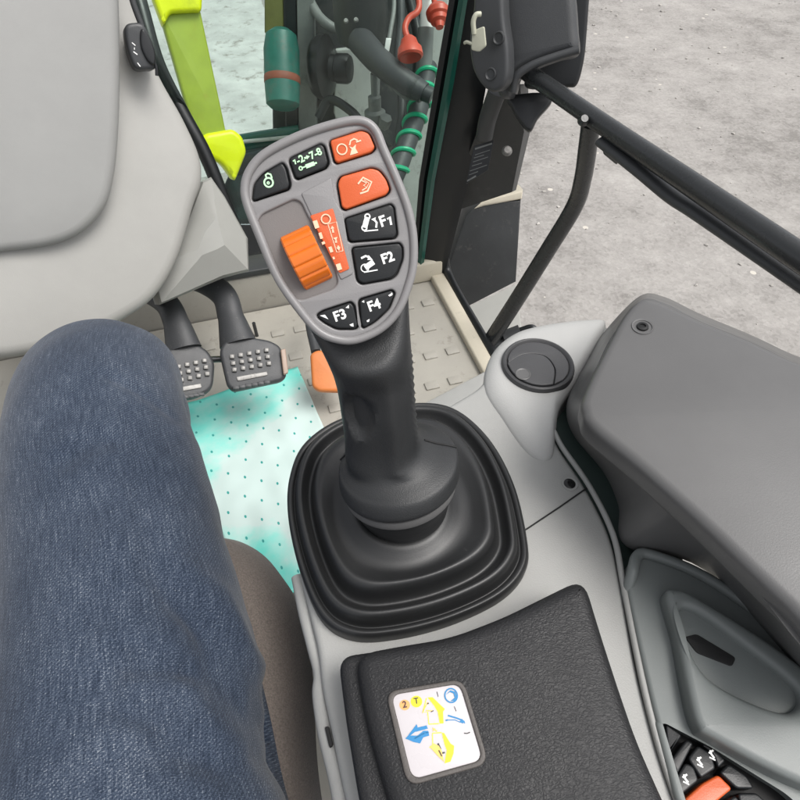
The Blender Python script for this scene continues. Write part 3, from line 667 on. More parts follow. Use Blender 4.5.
dic('ink_b', fills=[[dpx(*p) for p in [(172, 392), (244, 296), (252, 318), (312, 304), (316, 322), (262, 336), (222, 352), (200, 372), (250, 372), (290, 340), (322, 340), (328, 372), (288, 384), (268, 424), (222, 414)]], [dpx(*p) for p in [(528, 280), (545, 264), (566, 276), (552, 292)]], [dpx(*p) for p in [(436, 268), (450, 262), (454, 272), (440, 276)]], [dpx(*p) for p in [(440, 100), (470, 70), (500, 80), (512, 110), (500, 140), (470, 142), (498, 120), (490, 92), (466, 82)]]],
    rings=[(dpx(474, 105), .0034, .0007)], strokes=[([dpx(452, 238), dpx(500, 252), dpx(545, 268)], .0008)])
dic('ink_lo', fills=[[dpx(*p) for p in [(332, 448), (360, 424), (392, 440), (410, 470), (428, 548), (390, 512)]]], strokes=[([dpx(318, 150), dpx(290, 205), dpx(284, 222)], .0005), ([dpx(308, 205), dpx(352, 208)], .0005), ([dpx(350, 322), dpx(380, 344)], .0006), ([dpx(352, 342), dpx(368, 326)], .0005)])
dic('ink_y', strokes=[([dpx(310, 122), dpx(286, 214), dpx(318, 216), dpx(326, 296), dpx(392, 292)], .0005), ([dpx(330, 452), dpx(352, 432), dpx(350, 356), dpx(410, 352)], .0005)])
dic('ink_b', strokes=[([dpx(172, 392), dpx(230, 345), dpx(318, 322)], .0005), ([dpx(230, 392), dpx(300, 352), dpx(325, 350)], .0006), ([dpx(440, 268), dpx(500, 268), dpx(536, 284)], .0004), ([dpx(545, 264), dpx(566, 290)], .0006)])
dic.n += 1
dic('ink_k', texts=[('2', .0045, dpx(165, 167), R(9), .0001), ('T', .0042, dpx(243, 143), R(9), .0001)], strokes=[([dpx(386, 424), dpx(404, 464)], .0009), ([dpx(412, 490), dpx(432, 484)], .0007), ([dpx(315, 160), dpx(325, 156)], .0006), ([dpx(380, 80), dpx(388, 114)], .0003), ([dpx(495, 178), dpx(508, 210)], .0003), ([dpx(560, 356), dpx(580, 358), dpx(600, 350)], .0005), ([dpx(340, 214), dpx(358, 206)], .0004), ([dpx(392, 470), dpx(412, 510)], .0006)])

# ================================================================== 5. SEAT
St = thing('driver_seat', 'brown grey fabric seat cushion under the leg in jeans', 'seat', Z(280, 720, 1.45))
def seat_ring(s, z, k=1.):
    o = [(-.60, -.35), (-.70, .0), (-.62, .20), (-.40, .27), (-.21, .265), (-.142, .252), (-.098, .205), (-.080, .145), (-.066, .06), (-.03, -.06), (.03, -.28), (-.1, -.4), (-.4, -.42)]
    c = V3((-.3, -.05, 0)); pts = []
    for x, y in o:
        d = V3((x, y, 0))-c; l = d.length; q = c+d*(1-s/l); pts.append(V3((q.x, q.y, z)))
    return cat_closed(pts, 10)
zs = 1.725
loft('cushion', [seat_ring(.03, zs-.15), seat_ring(.005, zs-.12), seat_ring(-.002, zs-.08), seat_ring(.002, zs-.045), seat_ring(.014, zs-.020), seat_ring(.035, zs-.005), seat_ring(.065, zs), seat_ring(.12, zs-.006), seat_ring(.16, zs-.014)], 'seat', St, 70)
loft('seat_base', [seat_ring(.10, ZF+.02), seat_ring(.10, zs-.14)], 'pedal', St, 50)

# ================================================================== 6. PERSON (right leg in jeans)
spine = [(-.10, -.34, 1.77), (-.105, -.22, 1.755), (-.142, -.06, 1.745), (-.180, .06, 1.742), (-.218, .17, 1.748), (-.270, .28, 1.745), (-.303, .36, 1.738), (-.327, .425, 1.711), (-.344, .448, 1.662), (-.345, .452, 1.60), (-.385, .440, 1.50), (-.42, .425, 1.40), (-.435, .42, 1.345)]
rads = [.108, .106, .100, .0945, .0865, 0.0865, .0835, .0795, .075, .069, .063, .055, .056]
SM = 26
sp_ = cat_open(spine, SM); rd = [v.x for v in cat_open([(r, 0, 0) for r in rads], SM)]
na = 220; rg = []; uvs = []; ln = 0
side0 = V3((1, .32, 0)).normalized()
for i, p in enumerate(sp_):
    t = (sp_[min(i+1, len(sp_)-1)]-sp_[max(i-1, 0)]).normalized(); a = (side0-t*side0.dot(t)).normalized(); b_ = a.cross(t)
    if b_.z < 0 and i < len(sp_)*.5: b_ = -b_
    if i: ln += (p-sp_[i-1]).length
    ring = []; uu = []
    for q in range(na):
        an = q*2*math.pi/na; n_ = a*math.cos(an)+b_*math.sin(an); r_ = rd[i]
        P = p+n_*r_
        w = noise.noise(V3((P.x*9, P.y*9, P.z*9)))*.0038+noise.noise(V3((P.x*26, P.y*20, P.z*26+4)))*.0016
        ring.append(P+n_*w); 
    rg.append(ring); uvs.append([(q/na*2*math.pi*.08, ln) for q in range(na+1)])
# cloth folds: (start px, end px, depth, half width)
folds = [((160, 568), (268, 716), -.0095, .010), ((182, 560), (276, 690), .0065, .012), ((118, 658), (190, 664), -.0075, .0065), ((100, 646), (176, 652), .0035, .008), ((95, 690), (130, 655), -.004, .008), ((250, 720), (272, 790), -.004, .012), ((120, 590), (165, 612), -.002, .008), ((110, 760), (220, 745), -.003, .010), ((205, 440), (228, 520), -.0025, .007), ((128, 420), (150, 560), -.0025, .012), ((165, 380), (186, 470), .0025, .010), ((110, 520), (140, 640), .0035, .014), ((150, 700), (235, 775), -.006, .014), ((180, 640), (262, 745), -.005, .010), ((100, 700), (170, 715), -.005, .008), ((60, 470), (110, 430), -.004, .012), ((100, 368), (160, 384), -.0022, .007)]
fl = [(Z(*a, 1.83), Z(*b, 1.83), d, w) for a, b, d, w in folds]
for i, r in enumerate(rg):
    if i > SM*8: break
    for q, P in enumerate(r):
        if P.z < 1.72: continue
        dz = 0
        for A, B_, d, w in fl:
            ab = (B_-A).xy; ap = (P-A).xy + V3((noise.noise(P*30)*.006, noise.noise(P*25+V3((3, 1, 2)))*.006)).xy; t = ap.dot(ab)/ab.length_squared
            if -.15 < t < 1.15:
                tt = max(0, min(1, t)); e = (ap-ab*t).length; fade = min(1, max(0, (t+.15)/.3))*min(1, max(0, (1.15-t)/.3))
                dz += d*math.exp(-(e/w)**2)*fade
        nrm = (P-sp_[i]).normalized(); r[q] = P+nrm*dz
pe = finish('person', bm_me(loft_bm(rg, True, True, uvs), 'person'), 'denim', None, 80)
tag(pe, 'person seated, right thigh and knee in faded blue jeans', 'person')
# shoe on the floor below the knee
sh_r = []
for y, w_, h_ in ((-.09, .030, .055), (-.06, .040, .085), (0, .042, .085), (.07, .046, .065), (.13, .048, .05), (.17, .036, .036), (.185, .015, .02)):
    c = V3((-.435, .42, ZF+.004))+VF*y
    sh_r.append([c+VR*(math.cos(q*math.pi/12)*w_)+VZ*(h_/2+math.sin(q*math.pi/12)*h_/2) for q in range(24)])
loft('shoe', sh_r, 'pedal', pe, 60)

# ================================================================== 7. FLOOR, SHEET, PEDALS
fl_o = Z(420, 360, ZF)
fp = Pl(V3((fl_o.x, fl_o.y, ZF)), (0, 0, 1), VF)
cA = fp.loc(440, 280); cB = fp.loc(490, 375)
xr = (cA[0]+cB[0])/2; yf = cA[1]
fl = slab('floor', [[(xr, yf+.02), (xr, -1.2), (xr-1.5, -1.2), (xr-1.5, yf+.02)]], fp, .03, .004, 'floor', None, px=False); tag(fl, kind='structure')
# raised tread pads of the floor mat
pads = []
for i in range(7):
    for j in range(24):
        u = xr-.055-j*.052-(.026 if i % 2 else 0); v = yf-.075-i*.085
        if (i*7+j*3) % 5 == 4 and j > 3: continue
        pads.append(bevel_bm(box_bm(fp.at(u, v, .0015), (VR, VF, VZ), (.0145, .0105, .0025)), .0015, 2))
fm = join('floor_tread', pads, 'floor', fl)
# kick plate and sill
kw = thing('kick_plate', 'beige plate closing the front of the cab floor under the windscreen', 'panel', fp.at(xr-.5, yf+.03, 0))
box('plate', fp.at(xr-.62, yf+.035, .04), (VR, VF, VZ), (.60, .012, .055), .004, 'floor', kw)
box('plate_flange', fp.at(xr-.62, yf+.05, .105), (VR, VF, VZ), (.60, .03, .008), .003, 'darkpanel', kw)
sl = thing('door_sill', 'cream door sill strip with a black seal along the right edge of the floor', 'sill', fp.at(xr, -.1, 0))
join('sill_strip', [bevel_bm(box_bm(fp.at(xr-.004, yf-.42, .008), (VR, VF, VZ), (.017, .46, .010)), .005), bevel_bm(box_bm(fp.at(xr-.035, yf+.012, .030), (VR, VF, VZ), (.045, .012, .030)), .008)], 'sill', sl)
tube('seal', [fp.at(xr+.022, yf-.86, .012), fp.at(xr+.022, yf-.3, .012), fp.at(xr+.022, yf-.03, .014), fp.at(xr+.02, yf+.02, .05)], .010, 'frame', sl, 12)
# grey ramp at the foot of the console
rp = slab('side_rail', [fp.loc(*p) for p in [(400, 425), (490, 377), (500, 384), (420, 440)]], fp, .03, .003, 'console', None, h=.03, px=False)
tag(rp, 'grey rail on the floor between console and door sill', 'rail')

# mint sheet on the floor
shp = [(187, 408), (225, 392), (262, 380), (298, 370), (316, 402), (340, 440), (380, 520), (330, 600), (296, 592), (240, 560), (205, 500), (190, 450)]
q00, q10, q11, q01 = Z(165, 413, ZF), Z(298, 369, ZF), Z(372, 540, ZF), Z(262, 618, ZF)
nx, ny = 60, 60; rg = []; uvs = []
for i in range(ny+1):
    r = []; uu = []
    for j in range(nx+1):
        s_, t_ = j/nx, i/ny
        p = (q00*(1-s_)+q10*s_)*(1-t_)+(q01*(1-s_)+q11*s_)*t_
        p = p+VZ*(.009+.006*noise.noise(V3((p.x*9, p.y*14, 0)))+.004*noise.noise(V3((p.x*25, p.y*25, 3))))
        r.append(p); uu.append((s_*.30, t_*.45))
    rg.append(r); uvs.append(uu)
bm = loft_bm(rg, False, False, uvs); me = bm_me(bm, 'floor_sheet'); so = finish('floor_sheet', me, 'sheet', None, 60)
md = so.modifiers.new('thickness', 'SOLIDIFY'); md.thickness = .003
tag(so, 'mint dotted sheet with painted white glare on the cab floor beside the jeans', 'mat')

# pedals
def pedal(label, pad, arm, arm_r, d, studs, slot, tab=None):
    c0 = (sum(p[0] for p in pad)/len(pad), sum(p[1] for p in pad)/len(pad)); pl = facing(*c0, d, .25, .05)
    t = thing('brake_pedal', label, 'pedal', pl.hit(*c0, -.02), 'brake pedals')
    slab('pad', [rc([pl.loc(*p) for p in pad], .018)], pl, .022, .006, 'pedal', t, px=False, sharp=50)
    n_ = len(arm); pts = [D(x, y, d+dd) for x, y, dd in arm]
    tube('arm', pts, arm_r, 'pedal', t, 18, 8, flat=(1, .7), nrm=-FW)
    o, du, dv, nu, nv = studs; st = []
    for i in range(nu):
        for j in range(nv):
            p = pl.hit(o[0]+du[0]*i+dv[0]*j, o[1]+du[1]*i+dv[1]*j, .0015)
            st.append(bevel_bm(box_bm(p, (pl.U, pl.V, pl.N), (.0040, .0038, .0035)), .0012, 2))
    join('grip_studs', st, 'stud', t)
    slab('wear_bar', [rc([pl.loc(*p) for p in slot], .003)], pl, .004, .001, 'stud', t, h=.002, px=False)
    low = [(slot[0][0]+(slot[1][0]-slot[0][0])*k/5, slot[0][1]+11+(slot[1][1]-slot[0][1])*k/5) for k in range(6)]
    join('grip_ridge', [bevel_bm(box_bm(pl.hit(*p, .001), (pl.U, pl.V, pl.N), (.0055, .003, .003)), .001, 2) for p in low], 'pedal', t)
    if tab: slab('lock_tab', [rc([pl.loc(*p) for p in tab], .003)], pl, .008, .002, 'tab', t, h=.010, px=False)
    return t
pedal('right brake pedal pad with five columns of studs and a brown lock tab', [(219, 350), (226, 339), (247, 336), (270, 340), (281, 346), (287, 376), (281, 381), (233, 391), (227, 385)],
      [(158, 268, .06), (180, 274, .05), (205, 282, .04), (224, 296, .03), (231, 318, .02), (238, 344, .014)], [.024, .024, .023, .023, .024, .034], 1.04,
      ((232, 357), (8.6, -1.6), (1.2, 6.6), 5, 3), [(236, 377), (267, 371.5), (268, 375.5), (237.5, 381.5)], [(280, 351), (285, 349.5), (288, 374), (283, 376)])
pedal('left brake pedal partly behind the knee with three columns of studs in view', [(160, 356), (176, 344), (196, 343), (208, 350), (215, 362), (213, 390), (188, 400), (168, 396)],
      [(128, 284, .06), (150, 292, .05), (167, 304, .035), (176, 322, .02), (184, 350, .014)], [.022, .022, .022, .023, .032], 1.02,
      ((170, 369), (8.6, -2.0), (1.4, 6.6), 5, 3), [(175, 388), (201, 383.5), (202, 388), (176.5, 392.5)])
rod = tube('pedal_link', [D(196, 360, 1.05), D(222, 359, 1.06)], .006, 'steelblack', None, 12, 0); tag(rod, 'short black link rod between the two brake pedals', 'rod')
cr_ = tube('cross_shaft', [D(222, 285, 1.36), D(275, 276, 1.40), D(345, 262, 1.44)], .010, 'steelblack', None, 14, 4); tag(cr_, 'thin black shaft running across the floor behind the pedals', 'rod')
pin = tube('floor_pin', [Z(257, 336, ZF), Z(257, 336, ZF)+VZ*.04], .004, 'steelblack', None, 10, 0); tag(pin, 'small black pin standing on the floor beside the right brake pedal', 'pin')
op = facing(324, 371, 1.12, .2)
ot = thing('throttle_pedal', 'orange pedal half hidden behind the lever grip', 'pedal', op.hit(324, 371, -.02))
slab('pad', [rc([op.loc(*p) for p in [(310, 354), (316, 350), (342, 350), (346, 392), (318, 391), (312, 386)]], .009)], op, .022, .006, 'pedalorange', ot, px=False, sharp=50)
tube('arm', [D(312, 296, 1.22), D(310, 322, 1.18), D(316, 352, 1.145)], .010, 'pedal', ot, 12)

# ================================================================== 8. STEERING COLUMN SIDE
dp = facing(150, 150, .86, .15, .25)
DS = thing('dash_cowl', 'pale grey dash cowl curving down beside the knee', 'cowl', dp.hit(120, 300, -.1))
def cowl(name, pts, pl, t, bev, m, parent, h=0): return slab(name, [[(p.x, p.y) for p in cat_closed([(*pl.loc(*p), 0) for p in pts], 8)]], pl, t, bev, m, parent, h=h, px=False, sharp=70)
cowl('cowl_shell', [(40, -90), (118, -95), (132, -30), (141, 15), (160, 70), (186, 118), (202, 155), (204, 182), (196, 206), (180, 258), (158, 296), (126, 320), (80, 342), (0, 360), (-90, 350), (-120, 130), (-90, -80)], dp, .16, .020, 'cowl', DS)
cp = facing(60, 80, .74, .1, .05)
CC = thing('column_cover', 'grey steering column cover left of the dash control', 'cover', cp.hit(40, 200, -.05))
cowl('cover_shell', [(-70, -90), (60, -95), (112, -90), (119, -20), (121, 50), (120, 120), (115, 175), (103, 212), (70, 240), (10, 252), (-70, 250), (-100, 80)], cp, .12, .014, 'cowl2', CC)
bp_ = facing(220, 235, .99, .1, .2)
lc = thing('pedal_cover', 'pale grey tapered cover behind the brake pedal arms', 'cover', bp_.hit(220, 280, -.05))
cp_o = [(203, 180), (212, 176), (226, 196), (249, 238), (250, 271), (224, 278), (160, 305), (150, 270), (188, 215)]
rings = [[bp_.hit(*p, -.10) for p in cp_o], [bp_.hit(*p, -.01) for p in cp_o], [bp_.hit(*p, 0) for p in grow(cp_o, -3)]]
top_i = [(212, 222), (214, 216), (216, 224), (219, 236), (222, 246), (215, 250), (200, 256), (196, 250), (204, 232)]
rings.append([bp_.hit(*p, .022) for p in top_i])
loft('cover_body', rings, 'cover', lc, 22)
# black control on the dash
kp = facing(141, 48, .79, .1, .1)
kt = thing('dash_control', 'small black rotary control with white symbols on the pale dash', 'knob', kp.hit(141, 48, -.03))
kh = slab('knob_body', [[(p.x, p.y) for p in cat_closed([(*kp.loc(*p), 0) for p in [(125, 27), (133, 23), (143, 25), (150, 38), (155, 52), (155, 68), (147, 70), (136, 69), (130, 58), (126, 42)]], 6)]], kp, .040, .005, 'housing', kt, h=.006, px=False, sharp=60)
slab('dial', [[(p.x, p.y) for p in cat_closed([(*kp.loc(*p), 0) for p in [(140, 31), (145, 32), (152, 45), (155, 58), (153, 66), (146, 60), (140, 46)]], 6)]], kp, .010, .003, 'frame', kt, h=.011, px=False, sharp=60)
icon('symbol', kh, kp, .0062, 'mark_white', strokes=[([(131.5, 43), (135, 46)], .0012), ([(133, 52), (137, 55)], .0014), ([(137, 63), (140, 67)], .0012), ([(134, 48), (134, 50)], .001)])
tube('stalk', [kp.hit(128, -20, 0), kp.hit(133, 2, 0), kp.hit(142, 26, -.002)], .004, 'housing', kt, 12)
tube('cord', [kp.hit(153, 60, .004), kp.hit(156, 68, .004), kp.hit(156.5, 76, .004)], .0022, 'frame', kt, 10)

# ================================================================== 9. WINDSCREEN, PILLAR, DOOR PARTS
ws = thing('windscreen', 'tinted front glass with black rubber seal between dash and door pillar', 'windscreen', Z(330, 272, ZF))
wsp = Pl(fp.at(xr-.05, yf+.055, .11), -VF, VZ)
slab('glass', [(140, 225), (445, 225), (446, 100), (452, -60), (60, -60), (100, 100)], wsp, .005, .001, 'glass', ws)
tube('seal', [D(120, -60, 1.0), D(139, 0, 1.0), D(157, 62, 1.02), D(182, 112, 1.05), D(204, 152, 1.08), D(222, 195, 1.12), D(244, 250, 1.2)], .0130, 'frame', ws, 12)
pb = D(427, 282, 1.475); ptp = D(482, -30, .91)
PLR = thing('door_pillar', 'black cab pillar with green edged glass beside the open doorway', 'pillar', pb)
def pill(name, L_, R_, m, th, d0=1.475, d1=.92):
    ys = [-60, 0, 82, 180, 285]; rg = []
    for y in ys:
        t = (y+60)/345.; inv = (1/d1)*(1-t)+(1/d0)*t; d = 1/inv
        def ev(P):
            for (y0, x0), (y1, x1) in zip(P, P[1:]):
                if y <= y1: return x0+(x1-x0)*(y-y0)/(y1-y0)
            return P[-1][1]
        a, b_ = D(ev(L_), y, d), D(ev(R_), y, d)
        bk = V3((.15, 1, 0)).normalized()*th
        rg.append([a, a.lerp(b_, .5)+V3((0, -.006, 0)), b_, b_+bk, a.lerp(b_, .5)+bk, a+bk])
    loft(name, rg, m, PLR, 30)
pill('pillar_post', [(-60, 474), (0, 466), (82, 453), (180, 434), (285, 420)], [(-60, 520), (0, 504), (82, 487), (180, 469), (285, 442)], 'frame', .05)
pill('glass_edge', [(-60, 467), (0, 458.5), (82, 444.5), (180, 427), (285, 415)], [(-60, 476), (0, 467.5), (82, 454), (180, 435), (285, 421)], 'tealdark', .02, 1.46, .905)
pill('pillar_flange', [(-60, 457), (0, 449), (82, 435), (180, 419), (285, 411)], [(-60, 469), (0, 460), (82, 446), (180, 428), (285, 416)], 'frame', .03, 1.48, .925)
# rear bracket with warning plate and stepped tread outside
BK = thing('hinge_bracket', 'dark grey steel bracket with a printed plate behind the pillar', 'bracket', D(490, 180, 1.25))
loft('bracket_arm', [[D(x, y, d) for x, y, d in r] for r in ([(494, 84, 1.0), (520, 84, 1.0), (528, 84, 1.08), (502, 84, 1.08)], [(474, 140, 1.16), (524, 132, 1.1), (530, 132, 1.18), (480, 140, 1.24)], [(446, 214, 1.40), (512, 192, 1.28), (516, 190, 1.36), (450, 212, 1.48)])], 'darkgrey', BK, 30)
tube('stay', [D(497, 92, .99), D(488, 118, 1.04), D(484, 138, 1.08)], .016, 'housing', BK, 12, flat=(1, .6), nrm=-FW)
bpl = facing(478, 160, 1.14, 0, -.1)
PLT = slab('printed_plate', [(474, 146), (494, 140), (488, 170), (466, 184)], bpl, .004, .001, 'frame', BK)
icon('print', PLT, bpl, .0004, 'midpanel', strokes=[([(475, 149), (492, 143.5)], .0030), ([(475, 155), (490, 150)], .0012), ([(474, 158), (484, 155)], .0012), ([(473, 162), (488, 157)], .0012), ([(472, 166), (482, 163)], .0012), ([(470, 171), (487, 165)], .0012), ([(469, 175), (478, 171.5)], .0012), ([(467, 181), (476, 176)], .0030)])
lathe('bolt', [(.0001, .006), (.006, .006), (.009, .003), (.010, 0)], D(507, 151, 1.09), -FW, 'stud', BK, 20)
SP = thing('access_step', 'dark grey boarding step with cream top edge outside the doorway', 'step', Z(490, 310, .5))
stp = facing(486, 250, 1.75, -.3, .1)
slab('step_box', [(440, 290), (466, 215), (480, 203), (521, 200), (516, 282), (458, 312)], stp, .16, .006, 'darkgrey', SP)
slab('step_edge', [(474, 209), (484, 200), (523, 190), (522, 199), (484, 206)], stp, .10, .006, 'sill', SP, h=.004)
slab('step_plate', [(452, 314), (516, 284), (522, 330), (490, 362), (468, 350)], facing(486, 325, 1.62, .8, .0), .02, .004, 'cover', SP)
# hinge housing
hp = facing(530, 45, .86, .1, -.1)
HH = thing('hinge_housing', 'bulky black plastic housing at the top of the door pillar', 'housing', hp.hit(500, 90, -.05))
cowl('housing_body', [(498, -60), (560, -70), (573, -20), (577, 25), (577, 50), (556, 57), (532, 66), (516, 76), (512, 88), (508, 98), (497, 92), (486, 40), (486, -20)], hp, .10, .014, 'housing', HH)
cowl('end_plate', [(474, -40), (497, -40), (503, 20), (507, 50), (506, 80), (496, 92), (483, 87), (472, 68), (469, 38), (473, 5)], facing(490, 45, .84, .0, -.5), .03, .006, 'housing', HH)
tube('lower_rib', [hp.hit(579, 50, .004), hp.hit(556, 57, .006), hp.hit(532, 66, .008), hp.hit(517, 77, .008), hp.hit(513, 92, .004)], .006, 'housing', HH, 12)
cowl('rear_flap', [(560, -60), (596, -70), (590, -10), (587, 30), (584, 60), (577, 85), (566, 88), (544, 90), (524, 84), (540, 40)], facing(575, 30, .96, .0, 0), .02, .006, 'frame', HH)
cowl('lower_flap', [(508, 96), (540, 92), (552, 100), (538, 118), (530, 131), (520, 122), (512, 108)], facing(528, 110, .95, .2, 0), .02, .005, 'frame', HH)
for x, y in ((499, 38), (491, 74)):
    ep = facing(490, 45, .84, .0, -.5); lathe('screw_cap', [(.0001, .0015), (.0055, .0015), (.0075, .0035), (.0085, .003), (.009, -.001)], ep.hit(x, y), ep.N, 'housing', HH, 24)
# cream clip
clp = facing(478, 40, .815, 0, -.3)
CL = thing('latch_clip', 'small cream plastic clip on the black door pillar', 'clip', clp.hit(478, 50))
slab('clip_plate', [rc([clp.loc(*p) for p in [(472, 31), (484, 26), (486, 46), (479, 52), (471, 50)]], .003)], clp, .005, .0014, 'cream', CL, px=False)
tube('clip_hook', [clp.hit(474, 34, -.001), clp.hit(473.5, 22, .001), clp.hit(476, 15, .0), clp.hit(480, 14, -.004)], .0035, 'cream', CL, 12, 8)
tube('clip_tail', [clp.hit(472, 44, -.002), clp.hit(466, 42, -.004), clp.hit(463, 43, -.008)], .0022, 'cream', CL, 10, 6)
# grab bar and strut
GBR = thing('grab_bar', 'thick black door bar reaching from the hinge housing to the right', 'bar', D(600, 130, .76))
tube('bar', [D(524, 70, .90), D(560, 95, .85), D(620, 136, .77), D(700, 190, .675), D(780, 244, .60), D(900, 325, .52)], [.0125, .0128, .013, .0135, .0135, .0135], 'steelblack', GBR, 24)
tube('under_rail', [D(603, 141, .80), D(640, 170, .755), D(672, 196, .72), D(700, 214, .69), D(780, 268, .62), D(900, 350, .54)], .011, 'housing', GBR, 16, flat=(1.2, .7), nrm=V3((0, 0, 1)))
box('rail_step', D(612, 150, .79), ((D(672, 196, .72)-D(603, 141, .80)), UP, FW), (.016, .010, .010), .003, 'housing', GBR)
lathe('bolt', [(.0001, .008), (.005, .008), (.007, .004), (.008, 0)], D(583, 121, .80), -FW, 'steelblack', GBR, 18)
STT = thing('door_strut', 'bent black tube running down from the door bar to the floor hinge', 'strut', D(490, 345, 1.35))
tube('tube', [D(591, 122, .82), D(588, 145, .86), D(583, 178, .93), D(574, 207, 1.0), D(548, 250, 1.1), D(518, 298, 1.21), D(487, 346, 1.33)], [.0135, .0138, .0142, .0148, .0155, .0165, .0175], 'steelblack', STT, 20)
tube('pivot', [D(484, 349, 1.33), D(500, 345, 1.325), D(512, 340, 1.32)], .020, 'steelblack', STT, 18, 0)
tube('pivot_sleeve', [D(506, 342, 1.32), D(522, 336, 1.31)], .027, 'housing', STT, 18, 0)
tube('cable', [D(520, 330, 1.31), D(532, 327, 1.30), D(537, 334, 1.30), D(528, 342, 1.30), D(512, 350, 1.31)], .006, 'frame', STT, 12)

# ================================================================== 10. MACHINERY OUTSIDE THE WINDSCREEN
lm = facing(205, 80, 1.55, .1, .1)
LMT = thing('lime_bodywork', 'bright lime green body strip with flared foot outside the windscreen', 'bodywork', lm.hit(232, 178, -.03))
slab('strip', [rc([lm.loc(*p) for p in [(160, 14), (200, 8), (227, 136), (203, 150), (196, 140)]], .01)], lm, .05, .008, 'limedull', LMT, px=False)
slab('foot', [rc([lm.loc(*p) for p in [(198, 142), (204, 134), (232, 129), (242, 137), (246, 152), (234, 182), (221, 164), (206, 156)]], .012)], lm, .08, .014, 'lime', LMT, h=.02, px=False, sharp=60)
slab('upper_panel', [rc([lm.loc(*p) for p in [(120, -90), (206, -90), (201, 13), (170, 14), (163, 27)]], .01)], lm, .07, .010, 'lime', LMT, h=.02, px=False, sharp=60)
# pale concrete patch and yard
gp = HP(0)
def plane(name, half, z, m, c=(0, 0)):
    bm = bmesh.new(); vs = [bm.verts.new((c[0]+x*half, c[1]+y*half, z)) for x, y in ((-1, -1), (1, -1), (1, 1), (-1, 1))]; bm.faces.new(vs); return bm_me(bm, name)
g = finish('ground', plane('ground', 300, 0, 'gravel'), 'gravel', None); tag(g, kind='structure')
pv = slab('pavement', [rc([HP(.004).loc(*p) for p in [(100, -60), (255, -60), (262, 5), (270, 14), (266, 45), (263, 70), (270, 100), (284, 112), (282, 160), (100, 200), (60, 60)]], .1)], HP(.004), .02, .002, 'slab', None, h=0.002, px=False); tag(pv, kind='structure')
rnd = random.Random(3); bm = bmesh.new()
for k in range(1100):
    x = rnd.uniform(.15, 6.5); y = rnd.uniform(.9, 8.5); r_ = rnd.choice((.005, .006, .006, .008, .008, .011, .016))*(.6+y*.09)
    mt = Matrix.Translation((x, y, r_*.25)) @ Matrix.Rotation(rnd.uniform(0, 6), 4, 'Z') @ Matrix.Diagonal((r_, r_*rnd.uniform(.6, .9), r_*rnd.uniform(.4, .7), 1))
    v_ = bmesh.ops.create_icosphere(bm, subdivisions=1, radius=1, matrix=mt)['verts']
    for q in v_: q.co += V3((rnd.uniform(-1, 1), rnd.uniform(-1, 1), rnd.uniform(-1, 1)))*r_*.16
pbm = finish('gravel', bm_me(bm, 'gravel'), mat('pebble_grey', (.34, .325, .30), .9, var=.25, vscale=3, col2=(.50, .475, .44)), None, 30)
tag(pbm, 'loose grey pebbles scattered over the yard', 'gravel', 'stuff')
# dark engine side
ep = Pl(D(350, 120, 1.95), V3((.05, -1, .15)), VZ)
EP = thing('engine_panel', 'dark dusty engine side panel filling the view behind the button panel', 'panel', ep.hit(350, 260, -.1))
slab('panel_sheet', [(269, -70), (452, -70), (446, 60), (418, 300), (222, 300), (222, 190), (240, 150), (272, 140)], ep, .05, .008, 'darkpanel', EP, h=-.02)
slab('pale_door', [(336, 48), (370, 44), (374, 140), (345, 150), (334, 110)], ep, .03, .006, 'palepanel', EP, h=.03)
slab('pale_strip', [(420, -70), (452, -70), (444, 70), (430, 150), (416, 290), (398, 290), (404, 150), (428, 90)], ep, .02, .004, 'palepanel', EP, h=.012)
slab('grey_post', [(297, -70), (313, -70), (318, 130), (300, 140)], ep, .06, .006, 'midpanel', EP, h=.05)
slab('olive_post', [(266, -70), (284, -70), (286, 36), (278, 48), (266, 30)], ep, .06, .006, 'olive', EP, h=.04)
slab('black_post', [(283, -70), (297, -70), (300, 175), (288, 175)], ep, .06, .006, 'frame', EP, h=.045)
slab('seam_strip', [(372, 70), (380, 72), (378, 150), (370, 150)], ep, .03, .004, 'midpanel', EP, h=.02)
tb = thing('teal_drum', 'teal drum with a rust red band seen through the windscreen', 'drum', D(284, 110, 2.1))
dA, dB = D(283, 108, 1.70), D(281, 30, 1.66); dax = (dB-dA)
hL = dax.length
lathe('drum_body', [(.036, 0), (.048, .01), (.051, hL*.3), (.051, hL*.75), (.044, hL*.93), (.025, hL)], dA, dax, 'teal', tb, 36)
lathe('drum_band', [(.0512, -.010), (.0522, -.008), (.0522, .008), (.0512, .010)], dA+dax*.36, dax, 'rust', tb, 36)
bmr = thing('front_beam', 'dark teal horizontal beam with a pale pipe before the engine panel', 'beam', D(260, 150, 1.9))
tube('beam', [D(222, 146, 1.92), D(262, 139, 1.92), D(300, 133, 1.92)], .026, 'tealdark', bmr, 12, 0)
tube('pipe', [D(228, 143, 1.86), D(262, 140, 1.86), D(300, 136, 1.86)], .006, 'palepanel', bmr, 12, 0)
tube('lower_pipe', [D(236, 166, 1.88), D(300, 150, 1.88)], .03, 'frame', bmr, 12, 0)
